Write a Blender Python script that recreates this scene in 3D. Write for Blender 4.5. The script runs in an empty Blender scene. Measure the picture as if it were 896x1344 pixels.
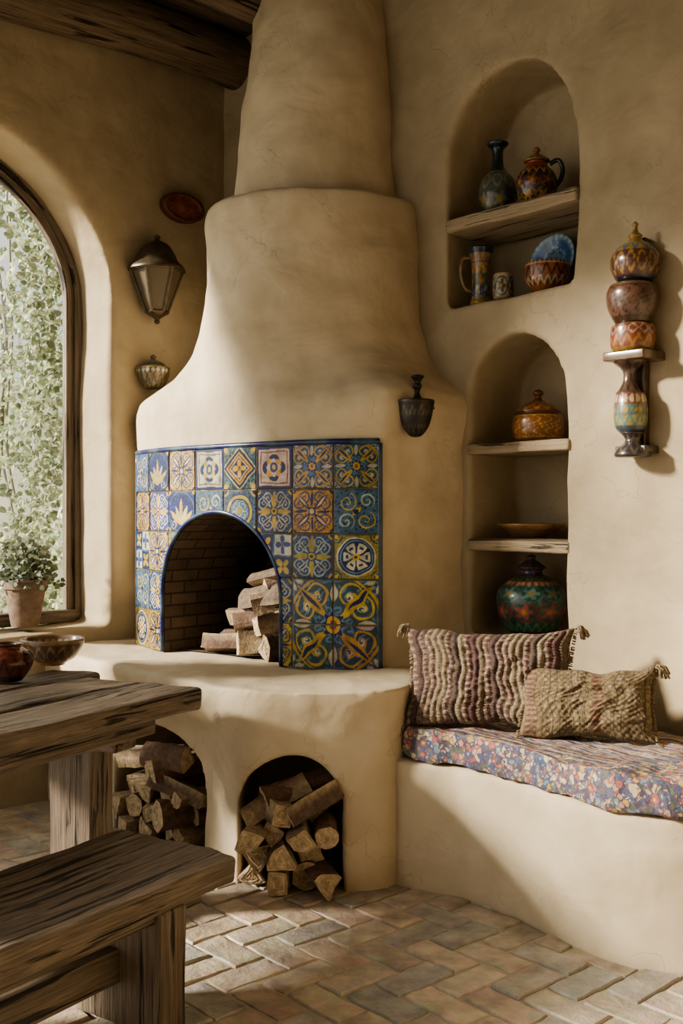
import bpy, bmesh, math, random
import numpy as np
from mathutils import Vector, Matrix, noise
random.seed(7); np.random.seed(7)
F=1400.0; CH=1.45
scene=bpy.context.scene
def V(*a): return Vector(a)
# ---------------------------------------------------------------- materials
def new_mat(name):
    m=bpy.data.materials.new(name); m.use_nodes=True
    nt=m.node_tree; b=nt.nodes['Principled BSDF']
    return m,nt,b
def nd(nt,t,**kw):
    n=nt.nodes.new(t)
    for k,v in kw.items():
        if k in n.inputs: n.inputs[k].default_value=v
        else: setattr(n,k,v)
    return n
def ramp(nt,fac,stops,interp='LINEAR'):
    r=nt.nodes.new('ShaderNodeValToRGB'); cr=r.color_ramp; cr.interpolation=interp
    while len(cr.elements)<len(stops): cr.elements.new(0.5)
    for e,(p,c) in zip(cr.elements,stops):
        e.position=p; e.color=(*c,1) if len(c)==3 else c
    nt.links.new(fac,r.inputs[0]); return r.outputs[0]
def bump(nt,b,h,strength=0.3,dist=0.01,prev=None):
    n=nd(nt,'ShaderNodeBump'); n.inputs['Strength'].default_value=strength; n.inputs['Distance'].default_value=dist
    nt.links.new(h,n.inputs['Height'])
    if prev is not None: nt.links.new(prev,n.inputs['Normal'])
    nt.links.new(n.outputs[0],b.inputs['Normal']); return n.outputs[0]
def noise_n(nt,vec,scale,detail=4,rough=0.5,dist=0.0):
    n=nd(nt,'ShaderNodeTexNoise'); n.inputs['Scale'].default_value=scale; n.inputs['Detail'].default_value=detail
    n.inputs['Roughness'].default_value=rough; n.inputs['Distortion'].default_value=dist
    nt.links.new(vec,n.inputs['Vector']); return n.outputs['Fac']
def mapping(nt,vec,scale=(1,1,1),rot=(0,0,0)):
    n=nd(nt,'ShaderNodeMapping'); n.inputs['Scale'].default_value=scale; n.inputs['Rotation'].default_value=rot
    nt.links.new(vec,n.inputs['Vector']); return n.outputs[0]
def mixc(nt,fac,a,b,mode='MIX'):
    n=nt.nodes.new('ShaderNodeMix'); n.data_type='RGBA'; n.blend_type=mode
    for idx,x in ((0,fac),(6,a),(7,b)):
        if hasattr(x,'links') or isinstance(x,bpy.types.NodeSocket): nt.links.new(x,n.inputs[idx])
        else: n.inputs[idx].default_value = x if idx==0 else (*x,1)
    return n.outputs[2]

def mat_plaster(name,c1,c2,c3):
    m,nt,b=new_mat(name)
    tc=nd(nt,'ShaderNodeTexCoord').outputs['Object']
    n1=noise_n(nt,tc,1.6,4,0.6,0.6); n2=noise_n(nt,tc,7,4,0.55,0.4); n3=noise_n(nt,mapping(nt,tc,(1.6,1.6,2.2)),2.0,3,0.5,0.6)
    n4=noise_n(nt,tc,140,2,0.6)
    base=ramp(nt,n1,[(0.3,c1),(0.5,c2),(0.7,c3)])
    base=mixc(nt,0.4,base,ramp(nt,n2,[(0.3,c1),(0.7,c3)]))
    vo=nd(nt,'ShaderNodeTexVoronoi'); vo.feature='DISTANCE_TO_EDGE'; vo.inputs['Scale'].default_value=2.2
    wv=nd(nt,'ShaderNodeVectorMath'); wv.operation='ADD'
    nn=nd(nt,'ShaderNodeTexNoise'); nn.inputs['Scale'].default_value=3.0; nn.inputs['Detail'].default_value=4
    nt.links.new(tc,nn.inputs['Vector']); nt.links.new(tc,wv.inputs[0]); nt.links.new(nn.outputs['Color'],wv.inputs[1]); nt.links.new(wv.outputs[0],vo.inputs['Vector'])
    crack=ramp(nt,vo.outputs['Distance'],[(0.0,(0.0,0.0,0.0)),(0.010,(1,1,1))])
    msk=ramp(nt,n1,[(0.50,(1,1,1)),(0.60,(0,0,0))])
    cm=nd(nt,'ShaderNodeMath'); cm.operation='MAXIMUM'; nt.links.new(crack,cm.inputs[0]); nt.links.new(msk,cm.inputs[1])
    base=mixc(nt,ramp(nt,cm.outputs[0],[(0,(0.20,)*3),(1,(0,)*3)]),base,(0.16,0.12,0.07))
    nt.links.new(base,b.inputs['Base Color']); b.inputs['Roughness'].default_value=0.76
    b.inputs['Specular IOR Level'].default_value=0.3
    p=bump(nt,b,n3,0.45,0.030); p=bump(nt,b,n2,0.28,0.012,p); p=bump(nt,b,cm.outputs[0],0.35,0.004,p); bump(nt,b,n4,0.14,0.002,p)
    return m
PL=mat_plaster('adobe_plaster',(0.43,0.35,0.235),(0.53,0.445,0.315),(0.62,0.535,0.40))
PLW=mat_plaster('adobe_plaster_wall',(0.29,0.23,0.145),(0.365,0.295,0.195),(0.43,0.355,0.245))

def mat_wood(name,dark,mid,light,attr=True,scale=1.0,rough=0.6,bs=0.5):
    m,nt,b=new_mat(name)
    if attr:
        a=nd(nt,'ShaderNodeAttribute'); a.attribute_name='lc'; tc=a.outputs['Vector']
    else: tc=nd(nt,'ShaderNodeTexCoord').outputs['Object']
    g=noise_n(nt,mapping(nt,tc,(1.2*scale,26*scale,26*scale)),2.2,6,0.62,0.8)
    g2=noise_n(nt,mapping(nt,tc,(2*scale,110*scale,110*scale)),2.0,4,0.6,0.2)
    g3=noise_n(nt,tc,3,4,0.6,0.3)
    base=ramp(nt,g,[(0.3,dark),(0.5,mid),(0.68,light)])
    base=mixc(nt,0.5,base,ramp(nt,g2,[(0.35,dark),(0.65,light)]))
    base=mixc(nt,0.35,base,ramp(nt,g3,[(0.35,dark),(0.65,mid)]))
    cr=ramp(nt,noise_n(nt,mapping(nt,tc,(0.7*scale,14*scale,14*scale)),3.1,4,0.55,0.5),[(0.36,(0,0,0)),(0.41,(1,1,1))])
    base=mixc(nt,cr,(dark[0]*.3,dark[1]*.3,dark[2]*.3),base)
    nt.links.new(base,b.inputs['Base Color'])
    nt.links.new(ramp(nt,g,[(0.3,(rough+.15,)*3),(0.7,(rough-.1,)*3)]),b.inputs['Roughness'])
    p=bump(nt,b,g,bs,0.009); p=bump(nt,b,g2,bs*.9,0.005,p); bump(nt,b,cr,0.9,0.009,p)
    return m
WOOD=mat_wood('rustic_dark_wood',(0.045,0.032,0.021),(0.15,0.11,0.076),(0.37,0.295,0.215),rough=0.52,bs=.75)
WOODT=mat_wood('rustic_table_wood',(0.04,0.028,0.019),(0.14,0.102,0.072),(0.36,0.285,0.215),rough=0.45,bs=.75)
BEAM=mat_wood('beam_wood',(0.05,0.034,0.02),(0.16,0.112,0.07),(0.31,0.23,0.155),rough=0.75,bs=0.9)
SHELF=mat_wood('shelf_wood',(0.24,0.18,0.11),(0.38,0.30,0.20),(0.52,0.42,0.30),rough=0.75,bs=.8)

def mat_attr(name,rough=0.4,coat=0.0,bscale=60,bstr=0.1,bd=0.002,metal=0.0,var=0.15,vscale=30,spec=.5):
    m,nt,b=new_mat(name)
    a=nd(nt,'ShaderNodeAttribute'); a.attribute_name='Col'
    tc=nd(nt,'ShaderNodeTexCoord').outputs['Object']
    n=noise_n(nt,tc,vscale,5,0.6); n2=noise_n(nt,tc,bscale,4,0.6)
    lo=1-var*1.6
    nm=ramp(nt,n,[(0.3,(lo,)*3),(0.7,(1.0,)*3)])
    nt.links.new(mixc(nt,1.0,a.outputs['Color'],nm,'MULTIPLY'),b.inputs['Base Color'])
    b.inputs['Roughness'].default_value=rough; b.inputs['Coat Weight'].default_value=coat; b.inputs['Coat Roughness'].default_value=0.12
    b.inputs['Metallic'].default_value=metal; b.inputs['Specular IOR Level'].default_value=spec
    bump(nt,b,n2,bstr,bd)
    return m
GLAZE=mat_attr('painted_glazed_ceramic',0.28,0.4,40,0.15,0.003,var=0.35,vscale=22)
TILEM=mat_attr('majolica_tile_glaze',0.30,0.15,25,0.3,0.003,var=0.38,vscale=20,spec=.35)
LOGM=mat_attr('split_firewood',0.85,0,110,0.7,0.006,var=0.35,vscale=45)
FLOORM=mat_attr('terracotta_paver',0.6,0.05,45,0.7,0.007,var=0.34,vscale=9)
CLOTH=mat_attr('woven_wool',0.95,0,260,0.9,0.004,var=0.35,vscale=90)
METAL=mat_attr('aged_iron',0.45,0,60,0.4,0.003,metal=0.5,var=0.3)
MATTE=mat_attr('carved_painted_wood',0.5,0.15,60,0.5,0.004,var=0.4,vscale=30)

# ---------------------------------------------------------------- mesh builder
class MB:
    def __init__(s): s.v=[];s.f=[];s.c=[];s.l=[];s.m=[]
    def add(s,verts,faces,col=(0.5,0.5,0.5),mat=0,M=None,lc=None):
        o=len(s.v)
        for i,p in enumerate(verts):
            p=Vector(p); s.l.append(tuple(lc[i]) if lc is not None else tuple(p))
            s.v.append(tuple(M@p) if M is not None else tuple(p))
            s.c.append(tuple(col[i]) if isinstance(col,list) else tuple(col))
        for f in faces: s.f.append(tuple(o+i for i in f)); s.m.append(mat)
    def build(s,name,mats,smooth=True,merge=None,parent=None,angle=None):
        me=bpy.data.meshes.new(name); me.from_pydata(s.v,[],s.f)
        ca=me.color_attributes.new('Col','FLOAT_COLOR','POINT')
        arr=np.ones((len(s.v),4),dtype=np.float32); arr[:,:3]=np.array(s.c,dtype=np.float32)[:,:3]; ca.data.foreach_set('color',arr.ravel())
        la=me.attributes.new('lc','FLOAT_VECTOR','POINT'); la.data.foreach_set('vector',np.array(s.l,dtype=np.float32).ravel())
        for m in mats: me.materials.append(m)
        me.polygons.foreach_set('material_index',s.m)
        me.polygons.foreach_set('use_smooth',[smooth]*len(s.f))
        me.update()
        if merge:
            bm=bmesh.new(); bm.from_mesh(me); bmesh.ops.remove_doubles(bm,verts=bm.verts,dist=merge)
            bmesh.ops.recalc_face_normals(bm,faces=bm.faces); bm.to_mesh(me); bm.free()
        if angle is not None:
            me.set_sharp_from_angle(angle=math.radians(angle))
        ob=bpy.data.objects.new(name,me); scene.collection.objects.link(ob)
        if parent: ob.parent=parent
        return ob
def catmull(pts,n):
    P=[Vector(p) for p in pts]; out=[]
    for i in range(len(P)-1):
        p0=P[i-1] if i>0 else P[i]; p1=P[i];p2=P[i+1];p3=P[i+2] if i+2<len(P) else P[i+1]
        for k in range(n):
            t=k/n; out.append(0.5*((2*p1)+(p2-p0)*t+(2*p0-5*p1+4*p2-p3)*t*t+(3*p1-p0-3*p2+p3)*t**3))
    out.append(P[-1]); return out
def lathe(mb,M,prof,seg=64,colf=None,mat=0,sub=5,smooth=True,sx=1,sy=1):
    pr=[(p[0],p[1],0) for p in prof]
    pr=catmull(pr,sub) if smooth else [Vector(p) for p in pr]
    n=len(pr); L=[0]
    for i in range(1,n): L.append(L[-1]+(pr[i]-pr[i-1]).length)
    vs=[];fs=[];cs=[]
    for i,p in enumerate(pr):
        for k in range(seg):
            th=2*math.pi*k/seg; r=max(p.x,0.0003)
            vs.append((r*math.cos(th)*sx,r*math.sin(th)*sy,p.y))
            cs.append(colf(th,L[i]/L[-1],p.y) if callable(colf) else (colf or (0.5,0.5,0.5)))
    for i in range(n-1):
        for k in range(seg):
            k2=(k+1)%seg; fs.append((i*seg+k,i*seg+k2,(i+1)*seg+k2,(i+1)*seg+k))
    fs.append(tuple(range(seg))[::-1]); fs.append(tuple((n-1)*seg+k for k in range(seg)))
    mb.add(vs,fs,cs,mat,M)
def tube(mb,pts,rad,seg=10,col=(0.3,0.3,0.3),mat=0,M=None,closed=False):
    P=[Vector(p) for p in pts]; n=len(P); vs=[];fs=[];lc=[]
    if not hasattr(rad,'__len__'): rad=[rad]*n
    up=Vector((0,0,1)); prevx=None; s=0
    for i in range(n):
        if closed: t=(P[(i+1)%n]-P[i-1]).normalized()
        else: t=(P[min(i+1,n-1)]-P[max(i-1,0)]).normalized()
        if prevx is None:
            x=t.cross(up); 
            if x.length<0.1: x=t.cross(Vector((1,0,0)))
        else: x=prevx-t*prevx.dot(t)
        x.normalize(); prevx=x; y=t.cross(x)
        if i>0: s+=(P[i]-P[i-1]).length
        for k in range(seg):
            a=2*math.pi*k/seg; q=P[i]+(x*math.cos(a)+y*math.sin(a))*rad[i]; vs.append(q); lc.append((s,rad[i]*math.cos(a),rad[i]*math.sin(a)))
    m=n if closed else n-1
    for i in range(m):
        j=(i+1)%n
        for k in range(seg):
            k2=(k+1)%seg; fs.append((i*seg+k,i*seg+k2,j*seg+k2,j*seg+k))
    if not closed: fs.append(tuple(range(seg))[::-1]); fs.append(tuple((n-1)*seg+k for k in range(seg)))
    c=[col]*len(vs) if not isinstance(col,list) else col
    mb.add(vs,fs,c,mat,M,lc)
def rbox(mb,o,ax,ay,az,h,r=0.008,n=(10,4,3),nz=0.0,nsc=6,col=(0.5,.5,.5),mat=0,seed=0):
    """rounded, subdivided, slightly irregular block. o centre, a* unit axes, h half sizes"""
    vs=[];fs=[];lc=[]
    ax,ay,az=[Vector(a).normalized() for a in (ax,ay,az)]; o=Vector(o)
    def lin(k,hh):
        k=max(k,1); c=[-hh,-hh+r*0.35,-hh+r]; inner=[-hh+r+(2*hh-2*r)*i/k for i in range(1,k)]
        return c+inner+[hh-r,hh-r*0.35,hh]
    G=[lin(n[i],h[i]) for i in range(3)]
    for d in range(3):
        a,b=[(1,2),(2,0),(0,1)][d]
        for sgn in (-1,1):
            off=len(vs)
            for u in G[a]:
                for w in G[b]:
                    p=[0,0,0]; p[d]=sgn*h[d]; p[a]=u; p[b]=w
                    q=[max(-h[i]+r,min(h[i]-r,p[i])) for i in range(3)]
                    dv=Vector(p)-Vector(q); pp=Vector(q)+dv.normalized()*r
                    if nz:
                        nn=noise.noise_vector(Vector((pp.x*nsc*.35,pp.y*nsc,pp.z*nsc))+Vector((seed*7.3,seed,0)))
                        n2=noise.noise_vector(Vector((pp.x*nsc*1.5,pp.y*nsc*3,pp.z*nsc*3))+Vector((seed*3.3,seed,5)))
                        pp=pp+nn*nz+n2*nz*.35
                    lc.append((pp.x+seed*3.1,pp.y+seed,pp.z+seed*2))
                    vs.append(o+ax*pp.x+ay*pp.y+az*pp.z)
            nb=len(G[b])
            for i in range(len(G[a])-1):
                for j in range(nb-1):
                    q=(off+i*nb+j,off+(i+1)*nb+j,off+(i+1)*nb+j+1,off+i*nb+j+1)
                    fs.append(q if sgn>0 else q[::-1])
    mb.add(vs,fs,col,mat,None,lc)

def simple_obj(name,verts,faces,mat):
    me=bpy.data.meshes.new(name); me.from_pydata([tuple(v) for v in verts],[],faces); me.materials.append(mat)
    bm=bmesh.new(); bm.from_mesh(me); bmesh.ops.recalc_face_normals(bm,faces=bm.faces); bm.to_mesh(me); bm.free()
    ob=bpy.data.objects.new(name,me); scene.collection.objects.link(ob); return ob
def bake(ob):
    dg=bpy.context.evaluated_depsgraph_get(); dg.update()
    me=bpy.data.meshes.new_from_object(ob.evaluated_get(dg)); old=ob.data; ob.modifiers.clear(); ob.data=me
    return ob
def cut(ob,cutters):
    for c in cutters:
        m=ob.modifiers.new('b','BOOLEAN'); m.operation='DIFFERENCE'; m.object=c; m.solver='EXACT'
    bake(ob)
    for c in cutters: bpy.data.objects.remove(c,do_unlink=True)
def adobe(ob,voxel=0.02,it=6,amp=0.008,sc=1.6,mat=PL,seed=0):
    m=ob.modifiers.new('r','REMESH'); m.mode='VOXEL'; m.voxel_size=voxel
    m=ob.modifiers.new('s','SMOOTH'); m.factor=0.5; m.iterations=it
    bake(ob); me=ob.data
    me.materials.clear(); me.materials.append(mat)
    me.polygons.foreach_set('use_smooth',[True]*len(me.polygons))
    n=len(me.vertices); co=np.empty(n*3,dtype=np.float32); no=np.empty(n*3,dtype=np.float32)
    me.vertices.foreach_get('co',co); me.vertices.foreach_get('normal',no); co=co.reshape(-1,3); no=no.reshape(-1,3)
    d=np.array([noise.noise(Vector((float(c[0])*sc+seed,float(c[1])*sc,float(c[2])*sc)))+0.4*noise.noise(Vector((float(c[0])*sc*3,float(c[1])*sc*3+seed,float(c[2])*sc*3)))+0.08*noise.noise(Vector((float(c[0])*sc*8,float(c[1])*sc*8+seed,float(c[2])*sc*8))) for c in co],dtype=np.float32)
    co+=no*(d*amp)[:,None]; me.vertices.foreach_set('co',co.ravel()); me.update()
def arch_cutter(c,T,Nn,hw,z0,zs,zt,d0,d1,n=32,flare=0.0,pz=2.0):
    T=Vector((T[0],T[1],0)).normalized(); Nn=Vector((Nn[0],Nn[1],0)).normalized(); c=Vector((c[0],c[1],0))
    pts=[(-hw,z0),(hw,z0)]
    for i in range(n+1):
        a=math.pi*i/n; pts.append((hw*math.copysign(abs(math.cos(a))**(2/pz),math.cos(a)),zs+(zt-zs)*abs(math.sin(a))**(2/pz)))
    vs=[];k=len(pts)
    for dd,sc in ((d0,1+flare),(d1,1.0)):
        for x,z in pts: vs.append(c+T*x*sc+Nn*dd+Vector((0,0,z)))
    fs=[tuple(range(k)),tuple(range(2*k-1,k-1,-1))]+[(i,(i+1)%k,k+(i+1)%k,k+i) for i in range(k)]
    return simple_obj('cutter',vs,fs,PL)
def prism(name,poly,z0,z1,mat=PL):
    k=len(poly); vs=[(x,y,z0) for x,y in poly]+[(x,y,z1) for x,y in poly]
    fs=[tuple(range(k)),tuple(range(k,2*k))]+[(i,(i+1)%k,k+(i+1)%k,k+i) for i in range(k)]
    return simple_obj(name,vs,fs,mat)
def loft(name,rings,mat=PL):
    k=len(rings[0]); vs=[p for r in rings for p in r]; fs=[tuple(range(k))[::-1],tuple((len(rings)-1)*k+i for i in range(k))]
    for j in range(len(rings)-1):
        for i in range(k): fs.append((j*k+i,j*k+(i+1)%k,(j+1)*k+(i+1)%k,(j+1)*k+i))
    return simple_obj(name,vs,fs,mat)

# ---------------------------------------------------------------- frames
K=Vector((-.68,6.2,0)); D=Vector((.667,-.745,0)); D.normalize(); N=Vector((-D.y,D.x,0))   # right wall
A=Vector((-.7071,-.7071,0)); NA=Vector((-.7071,.7071,0))                                     # left wall
def W(s,q,z): return K+D*s+N*q+Vector((0,0,z))
def WA(t,o,z): return K+A*t+NA*o+Vector((0,0,z))
def s_at(px,q):
    c=(px-448)/F; return (c*(K.y+q*N.y)-K.x-q*N.x)/(D.x-c*D.y)
def t_at(px,o):
    c=(px-448)/F; return (c*(K.y+o*NA.y)-K.x-o*NA.x)/(A.x-c*A.y)
ZC=4.14
# ---------------------------------------------------------------- right wall with niches
def quad(pts): return [(p.x,p.y) for p in pts]
wr=prism('wall_right',quad([W(-.3,0,0),W(4.6,0,0),W(4.6,.55,0),W(-.3,.55,0)]),-0.05,ZC+.1)
u0,u1=1.745,2.445; l0,l1=1.885,2.412
cu=arch_cutter(W((u0+u1)/2,0,0),D,N,(u1-u0)/2,2.395,2.98,3.40,-.2,.36,pz=2.2)
cl=arch_cutter(W((l0+l1)/2,0,0),D,N,(l1-l0)/2,0.905,1.93,2.215,-.2,.36,pz=2.1)
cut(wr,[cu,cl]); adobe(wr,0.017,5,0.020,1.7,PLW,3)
# ---------------------------------------------------------------- left wall with window arch
wl=prism('wall_left',quad([WA(-.3,0,0),WA(3.2,0,0),WA(3.2,.36,0),WA(-.3,.36,0)]),-0.05,ZC+.1)
tc_=1.80; hw_=1.03
cw=arch_cutter(WA(tc_,0,0),A,NA,hw_,.85,2.60,3.40,-.2,.6)
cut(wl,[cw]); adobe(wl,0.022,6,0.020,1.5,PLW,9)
def slab(name,p0,p1,th,z0,z1,mat):
    p0=Vector((*p0,0));p1=Vector((*p1,0)); d=(p1-p0).normalized(); n=Vector((-d.y,d.x,0))*th
    return prism(name,quad([p0,p1,p1+n,p0+n]),z0,z1,mat)
e=W(4.6,0,0); 
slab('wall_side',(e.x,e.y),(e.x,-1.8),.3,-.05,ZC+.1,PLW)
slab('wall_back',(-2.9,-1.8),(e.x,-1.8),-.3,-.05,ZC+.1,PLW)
# ---------------------------------------------------------------- fireplace body
Lp=Vector((-1.04,5.50,0)); Rp=Vector((.165,4.57,0)); mid=(Lp+Rp)/2; TT=(Rp-Lp).normalized(); NI=Vector((-TT.y,TT.x,0)) # inward
face=catmull([Vector((x,y,0)) for x,y in [(-1.04,5.5),(-.86,5.22),(-.55,4.935),(-.26,4.725),(-.08,4.625),(.05,4.585),(.165,4.57)]],40)
fL=[0]
for i in range(1,len(face)): fL.append(fL[-1]+(face[i]-face[i-1]).length)
fS=np.array(fL); fX=np.array([p.x for p in face]); fY=np.array([p.y for p in face]); fC=np.array([(p-mid).dot(TT) for p in face])
def arc_s(s,off=0.0):
    x=float(np.interp(s,fS,fX)); y=float(np.interp(s,fS,fY)); s0,s1=max(0,s-.02),min(fL[-1],s+.02)
    t=Vector((float(np.interp(s1,fS,fX)-np.interp(s0,fS,fX)),float(np.interp(s1,fS,fY)-np.interp(s0,fS,fY)),0)).normalized()
    return Vector((x,y,0))+Vector((t.y,-t.x,0))*off
def arc(u,off=0.0): return arc_s((u+1)/2*fL[-1],off)
ZH=.77
C0=Vector((-.15,5.2,0)); C1=Vector((-.14,5.35,0))
body=[arc(-1+2*i/24) for i in range(25)]
body+= [Vector((.235,4.60,0)),Vector((.38,4.70,0)),Vector((.60,4.88,0)),Vector((.72,5.06,0)),Vector((.45,5.45,0)),Vector((-.1,6.0,0)),Vector((-.6,6.35,0)),Vector((-.96,6.05,0)),Vector((-1.10,5.80,0))]
def resample(poly,n):
    out=[];P=poly+[poly[0]]; L=[0]
    for i in range(1,len(P)): L.append(L[-1]+(P[i]-P[i-1]).length)
    j=0
    for k in range(n):
        s=L[-1]*k/n
        while L[j+1]<s: j+=1
        t=(s-L[j])/(L[j+1]-L[j]); out.append(P[j].lerp(P[j+1],t))
    return out
bodyR=resample(body,140)
angs=[math.atan2((p-C0).y,(p-C0).x) for p in bodyR]
CT=Vector((-.105,5.36,0))
def ring(z,w,r,c=C1,sc=1.0,dz=0):
    out=[]
    for p,a in zip(bodyR,angs):
        rr=r*(1+(.055*max(0,math.cos(a+.62))**2 if c is C1 else 0))
        sc2=1+(sc-1)*(0.35+0.65*max(0,math.cos(a+1.35)))
        q=c+Vector((math.cos(a),math.sin(a),0))*rr; pb=C0+(p-C0)*sc2
        m=pb*w+q*(1-w); zz_=z
        if 1.9<z<2.5: zz_=z+.024*math.sin(a*2+1.2)+.016*math.sin(a*5)
        out.append((m.x,m.y,zz_))
    return out
rings=[ring(ZH-.1,1,.5),ring(1.72,1,.5),ring(1.76,1,.5,sc=1.015),ring(1.84,1,.5,sc=1.06),ring(1.92,1,.54,sc=1.08),ring(1.98,.98,.55,sc=1.065),ring(2.02,.91,.56,sc=1.03),
 ring(2.05,.78,.565),ring(2.085,.58,.57),ring(2.14,.37,.57),ring(2.21,.20,.565),ring(2.32,.08,.555),ring(2.5,.015,.55),ring(2.7,0,.542),ring(2.86,0,.54),ring(2.915,0,.53),ring(2.935,0,.50),
 ring(2.93,0,.425,CT),ring(3.2,0,.402,CT),ring(3.45,0,.388,CT),ring(3.7,0,.36,CT),ring(4.0,0,.332,CT),ring(4.25,0,.325,CT)]
fb=loft('fireplace_plaster',rings)
FC=mid+TT*(-.057)   # firebox centre on chord
fcut=arch_cutter(FC,TT,NI,.40,ZH-.02,1.06,1.455,-.6,.62)
cut(fb,[fcut]); adobe(fb,0.014,4,0.022,2.4,PL,1)
# hearth base
topo=[(.32,4.85),(.30,4.30),(.20,4.10),(.0,4.045),(-.3,4.07),(-.5,4.18),(-.76,4.44),(-1.03,4.75),(-1.28,5.08),(-1.5,5.45),(-1.3,5.8),(-.5,6.1),(.3,5.5)]
boto=[(.32,4.85),(.28,4.32),(.19,4.125),(.0,4.075),(-.3,4.10),(-.43,4.19),(-.56,4.44),(-.82,4.68),(-1.12,4.97),(-1.5,5.45),(-1.3,5.8),(-.5,6.1),(.3,5.5)]
boto.insert(9,(-1.33,5.2)); topo.insert(9,(-1.4,5.3))
def spl(poly): 
    P=[Vector((x,y,0)) for x,y in poly]; return resample(catmull(P,6),110)
tb,bb=spl(topo),spl(boto)
def mixr(w,z,ins=0): return [(*( (a*(1-w)+b*w).xy ),z) for a,b in zip(bb,tb)]
hb=loft('hearth_base',[mixr(0,-.03),mixr(0,.42),mixr(.3,.55),mixr(.8,.66),mixr(1,.71),mixr(1,ZH)])
w1=arch_cutter((-.195,4.08),(1,-.06),(.06,1),.205,-.1,.30,.515,-.3,.55)
w2=arch_cutter((-.81,4.67),(.73,-.69),(.60,.80),.325,-.1,.26,.52,-.35,.55)
cut(hb,[w1,w2]); adobe(hb,0.015,5,0.015,2.4,PL,5)
# banco
ban=[(.10,4.5),(.20,4.17),(.42,4.03),(.64,3.79),(.78,3.55),(.93,3.39),(1.12,3.32),(1.5,3.28),(2.1,3.25),(2.3,3.3)]
back=[W(4.0,.1,0),W(3.0,.1,0),W(2.0,.1,0)]
P=[Vector((x,y,0)) for x,y in ban]
banp=catmull(P,6)+back+[Vector((.35,4.9,0))]
bn=loft('adobe_bench',[[(p.x,p.y,z) for p in banp] for z in (-.03,.49)])
adobe(bn,0.016,6,0.012,2.2,PL,8)
fire=bpy.data.objects.new('adobe_fireplace',None); scene.collection.objects.link(fire)
fb.parent=fire; hb.parent=fire

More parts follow.
